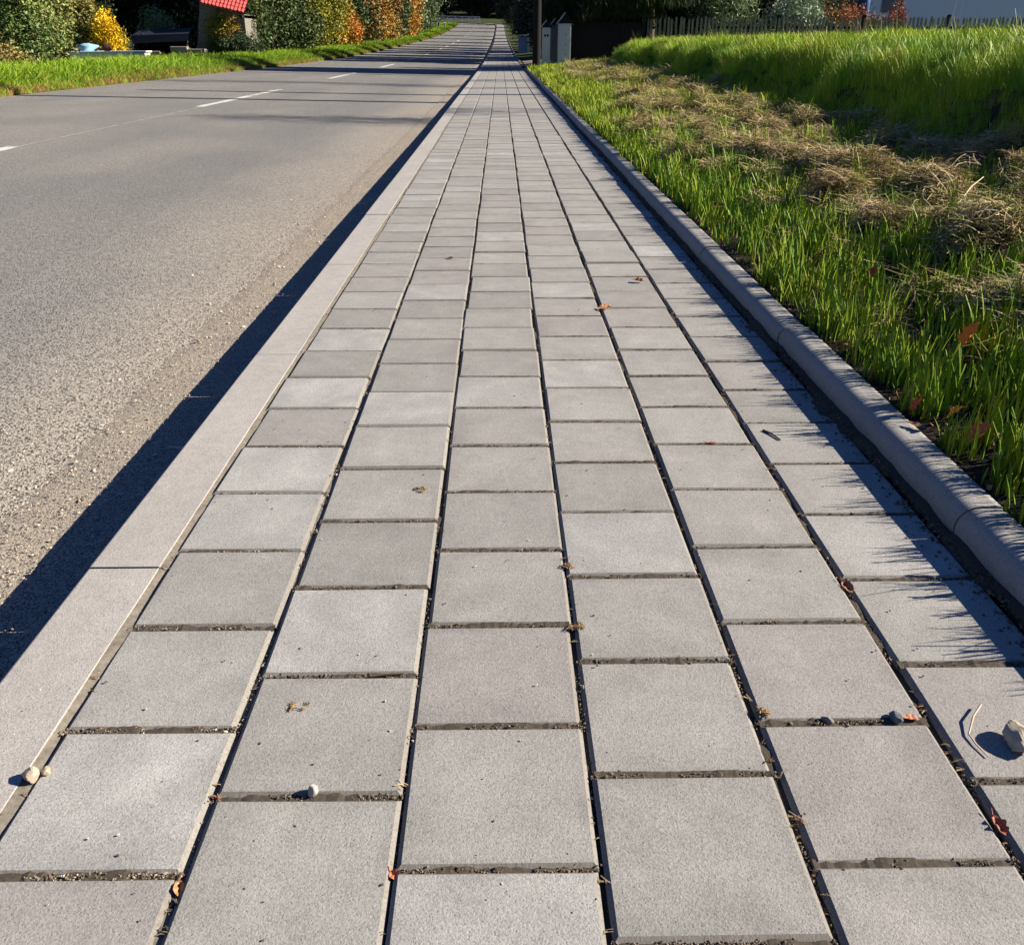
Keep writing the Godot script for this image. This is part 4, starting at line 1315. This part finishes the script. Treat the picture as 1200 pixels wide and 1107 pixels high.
# ---------------------------------------------------------------- the far end of the road
func build_far_end() -> void:
	var t := thing("railing", "pale metal railing on the outside of the road's far bend", "railing", Vector3.ZERO)
	var pts := []
	for i in 9:
		var d := 186.0 + i * 1.9
		pts.append(Vector3(-0.2 + swerve(d), rise(d) - 0.05, -d))
	for i in pts.size():
		var st := begin()
		box(st, pts[i] + Vector3(-0.04, -0.2, -0.04), pts[i] + Vector3(0.04, 1.1, 0.04))
		obj("post", done(st), M.galvanised, t)
	for y in [0.25, 0.68, 1.1]:
		var st := begin()
		var line := []; var rad := []
		for p in pts: line.append(p + Vector3(0, y, 0)); rad.append(0.035)
		tube(st, line, rad, 5)
		obj("rail", done(st), M.galvanised, t)
	var st2 := begin()
	for i in pts.size() - 1:
		for k in range(1, 8):
			var p: Vector3 = pts[i].lerp(pts[i + 1], k / 8.0)
			box(st2, p + Vector3(-0.012, 0.25, -0.012), p + Vector3(0.012, 1.1, 0.012))
	var bars := obj("bars", done(st2), M.galvanised, t)
	bars.set_meta("kind", "stuff")
	var huge := leaf_clump(51, 12, 0.7, 0.4, 0.24)
	var dk := [Color(0.006, 0.011, 0.008), Color(0.011, 0.019, 0.011), Color(0.02, 0.032, 0.016)]
	var r := RandomNumberGenerator.new(); r.seed = 9
	var i := 0
	for ring in 3:
		var x := -88.0 + ring * 3.0
		while x < 80.0:
			var d := 212.0 + ring * 15.0 + r.randf() * 8.0 + absf(x + 5.0) * 0.02
			if x > -62.0 and x < -11.0: d += 12.0
			tree("forest_tree", "dark forest tree closing off the far end of the road", at(x, d), 14.0 + r.randf() * 6.0, 9.0, 1100, dk, huge, 1.15, 300 + i, "dark forest at the far end of the road")
			x += 5.6 + r.randf() * 1.6
			i += 1

# ---------------------------------------------------------------- grass
func in_view(x: float, d: float, margin: float) -> bool:
	var z := d * 0.901 + 0.32
	return x < 0.60 * z + margin and x > -0.60 * z - margin

func build_grass() -> void:
	var short := []
	for i in 4: short.append(grass_clump(500 + i, 12, 0.026, 0.025, 0.10, 0.0042, 0.20, 3))
	var tall := []
	for i in 4: tall.append(grass_clump(520 + i, 46, 0.085, 0.05, 0.20, 0.0030, 0.34, 4))
	var sx := [[], [], [], []]; var sc := [[], [], [], []]
	var yel := Color(0.42, 0.47, 0.03)
	var grn := Color(0.11, 0.25, 0.018)
	# mown strip: tufts, thick next to the edging, thinner under the hay
	for i in 56000:
		var d := 0.9 + pow(rng.randf(), 1.55) * 27.6
		var x := 0.83 + pow(rng.randf(), 1.15) * (tall_edge(d) - 0.75)
		if not in_view(x, d, 0.35): continue
		var hay := hay_at(x, d)
		var n := n2.get_noise_2d(x * 260.0, d * 260.0) * 0.5 + 0.5
		var bare := false      # the fallen leaves have pressed the blades aside
		for e in [Vector2(1.045, 1.90), Vector2(0.875, 1.575), Vector2(0.875, 1.49), Vector2(0.83, 1.64), Vector2(1.10, 2.62)]:
			if Vector2(x, d + 0.02).distance_to(e) < 0.034: bare = true
		if bare: continue
		var keep := (0.10 + 0.90 * smoothstep(0.49, 0.60, n)) * (1.0 - 0.62 * hay) * lerpf(0.58, 1.0, smoothstep(2.5, 9.0, d))
		if x < 0.845: keep *= 0.8
		if rng.randf() > keep: continue
		var q := rng.randi() % 4
		var s := rng.randf_range(0.65, 1.25) * (1.0 + 0.02 * d) * (0.75 + 0.5 * n)
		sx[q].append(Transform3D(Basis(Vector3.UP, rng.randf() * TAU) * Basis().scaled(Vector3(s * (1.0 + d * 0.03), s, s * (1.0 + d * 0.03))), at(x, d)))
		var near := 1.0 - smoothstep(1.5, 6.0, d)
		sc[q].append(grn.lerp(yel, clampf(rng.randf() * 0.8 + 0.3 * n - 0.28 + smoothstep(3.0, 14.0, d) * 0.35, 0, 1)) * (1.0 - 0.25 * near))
	for q in 4:
		tag(scatter("short_grass", short[q], M.grass, sx[q], sc[q]), "short mown grass tufts growing behind the edging kerb", "grass", "mown grass strip")
	# the taller meadow
	sx = [[], [], [], []]; sc = [[], [], [], []]
	for i in 190000:
		var d := 0.8 + pow(rng.randf(), 1.3) * 28.0
		var x := 2.1 + pow(rng.randf(), 1.1) * 16.5
		var e := tall_edge(d)
		if x < e or not in_view(x, d, 1.2): continue
		var n := clampf(n2.get_noise_2d(x * 45.0, d * 30.0) * 0.9 + 0.5, 0.0, 1.0)
		var q := rng.randi() % 4
		var s := rng.randf_range(0.65, 1.25) * (0.62 + 0.62 * n) * lerpf(0.5, 1.0, smoothstep(e, e + 0.7, x)) * lerpf(0.8, 1.0, smoothstep(2.0, 7.0, d))
		var wide := 1.0 + d * 0.028
		sx[q].append(Transform3D(Basis(Vector3.UP, rng.randf() * TAU) * Basis().scaled(Vector3(s * wide, s, s * wide)), at(x, d)))
		sc[q].append(Color(0.12, 0.33, 0.02).lerp(Color(0.52, 0.64, 0.04), clampf(rng.randf() * 0.6 + n * 0.8 - 0.25, 0, 1)) * rng.randf_range(0.75, 1.05))
		if rng.randf() < 0.05: sc[q][-1] = Color(0.40, 0.33, 0.14)
	for q in 4:
		tag(scatter("tall_grass", tall[q], M.grass, sx[q], sc[q]), "tall meadow grass on the bank above the mown strip", "grass", "meadow on the bank")
	# dry seed stalks standing above the meadow
	var stalk := grass_clump(555, 5, 0.12, 0.30, 0.52, 0.0030, 0.25, 4)
	var kx := []; var kc := []
	for i in 900:
		var d := 2.0 + rng.randf() * 26.0
		var x := 2.8 + rng.randf() * 14.0
		if x < tall_edge(d) + 0.4 or not in_view(x, d, 0.5): continue
		kx.append(Transform3D(Basis(Vector3.UP, rng.randf() * TAU) * rng.randf_range(0.7, 1.15), at(x, d)))
		kc.append(Color(0.42, 0.36, 0.16).lerp(Color(0.38, 0.44, 0.08), rng.randf()))
	tag(scatter("seed_stalks", stalk, M.grass, kx, kc), "thin dry seed stalks standing above the tall meadow grass", "grass stalks")
	# mown hay
	var hay := []
	for i in 3: hay.append(straw_clump(540 + i, 30, 0.07, 0.10, 0.0019, 0.034))
	var hx := [[], [], []]; var hc := [[], [], []]
	for i in 80000:
		var d := 0.9 + pow(rng.randf(), 1.5) * 26.0
		var x := 0.95 + rng.randf() * 2.0
		if x > tall_edge(d) + 0.1 or not in_view(x, d, 0.3): continue
		var h := hay_at(x, d)
		if rng.randf() > h * 1.15 + (0.035 if d > 3.0 else 0.02): continue
		var q := rng.randi() % 3
		var s := rng.randf_range(0.7, 1.25) * (1.0 + d * 0.03)
		hx[q].append(Transform3D(Basis.from_euler(Vector3(rng.randfn() * 0.18, rng.randf() * TAU, rng.randfn() * 0.18)) * s, at(x, d) + Vector3(0, rng.randf() * 0.018 * h, 0)))
		var t := rng.randf()
		var c := Color(0.54, 0.42, 0.24).lerp(Color(0.20, 0.14, 0.075), t * t)
		if rng.randf() < 0.24: c = Color(0.26, 0.28, 0.07)
		if h < 0.1: c = c * 0.6
		hc[q].append(c)
	for q in 3:
		tag(scatter("mown_hay", hay[q], M.straw, hx[q], hc[q]), "dry brown mown hay lying in heaps on the short grass", "hay", "heaps of mown hay")
	# leaf crumbs and dark litter between the tufts
	var lx := []; var lc := []
	for i in 5200:
		var d := 0.9 + pow(rng.randf(), 1.6) * 12.0
		var x := 0.822 + pow(rng.randf(), 1.6) * 1.6
		if not in_view(x, d, 0.2): continue
		lx.append(Transform3D(Basis.from_euler(Vector3(rng.randfn() * 0.5, rng.randf() * TAU, rng.randfn() * 0.5)) * rng.randf_range(0.4, 1.2), at(x, d) + Vector3(0, 0.004, 0)))
		lc.append([Color(0.10, 0.06, 0.035), Color(0.06, 0.045, 0.03), Color(0.20, 0.10, 0.04), Color(0.27, 0.19, 0.10)][rng.randi() % 4] * rng.randf_range(0.6, 1.2))
	tag(scatter("leaf_litter", leaf_clump(560, 4, 0.012, 0.022, 0.012), M.dead_leaf, lx, lc), "brown crumbs of old leaves between the grass tufts", "leaf litter")
	# the verge on the far side of the road
	var verge := []
	for i in 3: verge.append(grass_clump(570 + i, 22, 0.13, 0.12, 0.32, 0.012, 0.6, 3))
	sx = [[], [], []]; sc = [[], [], []]
	for i in 46000:
		var d := 9.0 + pow(rng.randf(), 1.7) * 165.0
		var x := -7.28 - pow(rng.randf(), 1.2) * (3.4 if d < 34.0 else 2.4)
		if not in_view(x, d, 1.0): continue
		var n := n2.get_noise_2d(x * 30.0, d * 30.0) * 0.5 + 0.5
		var edge := smoothstep(-7.3, -7.9, x)
		var q := rng.randi() % 3
		var s := rng.randf_range(0.6, 1.1) * lerpf(0.45, 1.0, edge) * (0.7 + 0.6 * n)
		var wide := 1.0 + d * 0.012
		sx[q].append(Transform3D(Basis(Vector3.UP, rng.randf() * TAU) * Basis().scaled(Vector3(s * wide, s * (1.0 + d * 0.002), s * wide)), at(x + swerve(d), d)))
		var c := Color(0.12, 0.28, 0.02).lerp(Color(0.30, 0.41, 0.03), clampf(n * 0.8 + rng.randf() * 0.4 - 0.1, 0, 1))
		if rng.randf() < (1.0 - edge) * 0.55: c = Color(0.34, 0.22, 0.08)
		sc[q].append(c)
	for q in 3:
		tag(scatter("verge_grass", verge[q], M.grass, sx[q], sc[q]), "bright green grass verge on the far side of the road", "grass", "grass verge beyond the road")
	# garden lawn behind the verge
	sx = []; sc = []
	for i in 9000:
		var d := 22.0 + rng.randf() * 18.0
		var x := -10.5 - rng.randf() * 12.0
		if not in_view(x, d, 0.5): continue
		sx.append(Transform3D(Basis(Vector3.UP, rng.randf() * TAU) * Basis().scaled(Vector3(1.6, 0.5, 1.6)), at(x, d)))
		sc.append(Color(0.10, 0.21, 0.02).lerp(Color(0.26, 0.34, 0.03), rng.randf()))
	tag(scatter("lawn_grass", verge[0], M.grass, sx, sc), "lawn in the garden behind the verge", "grass")

# ---------------------------------------------------------------- small things lying about
func build_small_things() -> void:
	pebble("small pale pebble on the joint beside the kerb, with a dark shadow", Vector3(-0.519, 0.0, -0.742), Vector3(0.017, 0.017, 0.015), Color(0.62, 0.52, 0.40), 21)
	pebble("tiny tan pebble touching the first one on the kerb joint", Vector3(-0.507, 0.0, -0.752), Vector3(0.010, 0.009, 0.009), Color(0.60, 0.50, 0.36), 22)
	pebble("small light pebble lying in the cross joint of the second slab row", Vector3(-0.206, -0.002, -0.719), Vector3(0.011, 0.014, 0.010), Color(0.55, 0.53, 0.50), 23)
	pebble("rough tan stone at the right edge, largest on the pavement", Vector3(0.592, 0.0, -0.783), Vector3(0.042, 0.025, 0.028), Color(0.60, 0.52, 0.41), 29, "stone")
	pebble("dark grey pebble in the cross joint near the right-hand slabs", Vector3(0.470, -0.003, -0.828), Vector3(0.019, 0.012, 0.011), Color(0.22, 0.23, 0.26), 25)
	pebble("flat dark pebble in the same cross joint further left", Vector3(0.388, -0.003, -0.827), Vector3(0.014, 0.008, 0.009), Color(0.30, 0.28, 0.25), 26)
	pebble("pale stone half buried in the hay by the right edge", at(1.52, 2.42) + Vector3(0, 0.05, 0), Vector3(0.10, 0.03, 0.035), Color(0.58, 0.48, 0.38), 27, "stone")
	# oak leaves in the grass
	fallen_leaf("bright orange lobed oak leaf standing in the grass", at(1.04, 1.90) + Vector3(0, 0.060, 0), 0.075, 0.058, 4, 0.25, Color(0.80, 0.20, 0.03), Vector3(-1.15, 1.2, 0.2), 1)
	fallen_leaf("yellow orange curled leaf low in the grass by the edging", at(0.868, 1.575) + Vector3(0, 0.040, 0), 0.036, 0.020, 3, 0.3, Color(0.85, 0.36, 0.03), Vector3(-0.9, 0.9, 0.5), 2)
	fallen_leaf("brown red leaf behind the edging, largest near the kerb", at(0.868, 1.49) + Vector3(0, 0.032, 0), 0.058, 0.040, 3, 0.2, Color(0.46, 0.13, 0.05), Vector3(-0.75, 1.5, 0.3), 3)
	fallen_leaf("narrow reddish leaf standing upright on the edge of the edging kerb", at(0.826, 1.64) + Vector3(0, 0.036, 0), 0.045, 0.016, 0, 0.35, Color(0.36, 0.10, 0.05), Vector3(-1.2, 0.4, 0.2), 4)
	fallen_leaf("flat brown leaf on top of the edging kerb", Vector3(0.803, 0.062, -1.585), 0.040, 0.018, 3, 0.1, Color(0.20, 0.11, 0.07), Vector3(0.05, 0.7, 0.1), 5)
	fallen_leaf("dark red leaf deep in the grass of the mown strip", at(1.10, 2.62) + Vector3(0, 0.05, 0), 0.040, 0.032, 3, 0.25, Color(0.42, 0.06, 0.03), Vector3(-1.0, 2.2, 0.1), 6)
	fallen_leaf("small brown leaf lying on a slab of the fifth row", Vector3(0.464, 0.004, -2.99), 0.040, 0.026, 3, 0.28, Color(0.20, 0.075, 0.04), Vector3(0.1, 1.3, 0.15), 7)
	fallen_leaf("light orange leaf lying over the long joint left of the brown leaf", Vector3(0.315, 0.004, -2.65), 0.046, 0.026, 4, 0.22, Color(0.60, 0.27, 0.10), Vector3(-0.15, 1.7, 0.1), 8)
	fallen_leaf("orange brown leaf bit caught in the right-hand long joint", Vector3(0.513, -0.001, -1.115), 0.026, 0.014, 0, 0.3, Color(0.27, 0.13, 0.085), Vector3(0.2, 0.4, 0.3), 9)
	fallen_leaf("red crumpled leaf in the long joint near the lower right corner", Vector3(0.5135, -0.002, -0.667), 0.024, 0.013, 3, 0.35, Color(0.30, 0.11, 0.075), Vector3(0.2, 0.2, 0.1), 10)
	fallen_leaf("small red-brown leaf bit beside the dark grey pebble", Vector3(0.489, -0.001, -0.829), 0.020, 0.010, 0, 0.25, Color(0.48, 0.21, 0.13), Vector3(0.1, 1.5, 0.0), 11)
	fallen_leaf("tiny orange leaf bit in the long joint at the lower left", Vector3(-0.3125, -0.003, -0.602), 0.018, 0.010, 0, 0.3, Color(0.40, 0.22, 0.10), Vector3(0.1, 0.3, 0.1), 12)
	fallen_leaf("reddish leaf bit where joints meet at the bottom centre", Vector3(-0.107, -0.002, -0.614), 0.014, 0.010, 0, 0.3, Color(0.50, 0.17, 0.09), Vector3(0.0, 0.9, 0.2), 13)
	fallen_leaf("thin red leaf sliver in a cross joint of the fifth slab row", Vector3(0.425, 0.0, -1.645), 0.022, 0.007, 0, 0.1, Color(0.35, 0.09, 0.07), Vector3(0, 1.4, 0), 14)
	fallen_leaf("reddish leaf in the shade of the kerb on the gutter", Vector3(-0.665, road_y(-0.66, 1.78) + 0.02, -1.78), 0.032, 0.018, 3, 0.25, Color(0.40, 0.13, 0.08), Vector3(-0.4, 0.8, 0.2), 15)
	fallen_leaf("small dark leaf on the pavement's second slab row in the distance", Vector3(-0.19, 0.003, -3.35), 0.026, 0.016, 0, 0.25, Color(0.14, 0.08, 0.05), Vector3(0, 1.3, 0), 16)
	# dried bits
	var xf := []; var cols := []
	for e in [[-0.152, 1.439, 5], [0.315, 0.842, 7], [-0.255, 0.857, 4], [0.1, 1.18, 5], [0.106, 1.02, 7]]:
		for i in e[2]:
			xf.append(Transform3D(Basis.from_euler(Vector3(rng.randfn() * 0.2, rng.randf() * TAU, rng.randfn() * 0.2)) * rng.randf_range(0.5, 1.0), Vector3(e[0] + rng.randfn() * 0.006, 0.001, -e[1] + rng.randfn() * 0.005)))
			cols.append(Color(0.30, 0.20, 0.11) * rng.randf_range(0.6, 1.2))
	tag(scatter("dry_moss", straw_clump(600, 8, 0.006, 0.016, 0.0016, 0.004), M.straw, xf, cols), "shreds of dry moss and straw lying on the slabs", "straw")
	# twigs
	var tw := func(label: String, pts: Array, r: float, lin: Color) -> void:
		var st := begin()
		var rad := []
		for i in pts.size(): rad.append(r * (1.0 - 0.6 * i / pts.size()))
		tube(st, pts, rad, 6)
		var m := M.twig.duplicate() as StandardMaterial3D
		m.albedo_color = lin.linear_to_srgb()
		tag(obj("twig", done(st), m), label, "twig")
	tw.call("pale bent twig on the right-hand slab beside the tan stone", [Vector3(0.580, 0.006, -0.846), Vector3(0.560, 0.007, -0.824), Vector3(0.5435, 0.0022, -0.799), Vector3(0.5445, 0.0016, -0.782), Vector3(0.5495, 0.0014, -0.763)], 0.0014, Color(0.45, 0.37, 0.30))
	tw.call("short dark twig lying on the right-hand slabs near the shadow", [Vector3(0.544, 0.002, -1.705), Vector3(0.556, 0.003, -1.685), Vector3(0.566, 0.002, -1.655)], 0.0026, Color(0.07, 0.05, 0.045))
	tw.call("thin pale straw lying in the shade across the gutter", [Vector3(-0.76, road_y(-0.76, 1.85) + 0.02, -1.86), Vector3(-0.70, road_y(-0.7, 1.84) + 0.03, -1.83), Vector3(-0.655, road_y(-0.66, 1.8) + 0.022, -1.80)], 0.0012, Color(0.6, 0.52, 0.4))
	tw.call("dark stick in the cross joint of the second slab row", [Vector3(-0.17, 0.000, -0.915), Vector3(-0.15, 0.002, -0.917), Vector3(-0.128, 0.001, -0.920)], 0.0019, Color(0.10, 0.07, 0.05))
	tw.call("long thin dry stem lying on the hay near the right edge", [at(1.62, 3.25) + Vector3(0, 0.07, 0), at(1.70, 3.33) + Vector3(0, 0.10, 0), at(1.80, 3.45) + Vector3(0, 0.12, 0)], 0.003, Color(0.55, 0.5, 0.33))
	# a broad-leaved weed in the tall grass
	var t := thing("weed", "pale broad-leaved weed with a white flower head in the tall grass", "weed", at(3.55, 5.9))
	var st := begin()
	tube(st, [Vector3(0, 0, 0), Vector3(0.02, 0.25, 0), Vector3(0.0, 0.46, 0.03)], [0.006, 0.005, 0.004], 5)
	obj("stem", done(st), M.twig, t)
	for i in 7:
		var o := obj("leaf", leaf_mesh(0.16, 0.06, 0, 0.25, 700 + i), M.weed_leaf if M.has("weed_leaf") else _weed_mat(), t)
		o.position = Vector3(0, 0.38 + 0.012 * i, 0.02)
		o.rotation = Vector3(-0.4, i * 0.9, 0.1)
		o.position += Basis.from_euler(o.rotation) * Vector3(0, 0, 0.08)
	var fl := obj("flower_head", stone_mesh(Vector3(0.035, 0.03, 0.035), 4, 0.2, 5, 8), M.white_paint, t)
	fl.position = Vector3(-0.06, 0.47, 0.03)

func _weed_mat() -> StandardMaterial3D:
	var m := leafy("weed_leaf", 0.8)
	m.albedo_color = Color(0.20, 0.26, 0.05).linear_to_srgb()
	return m
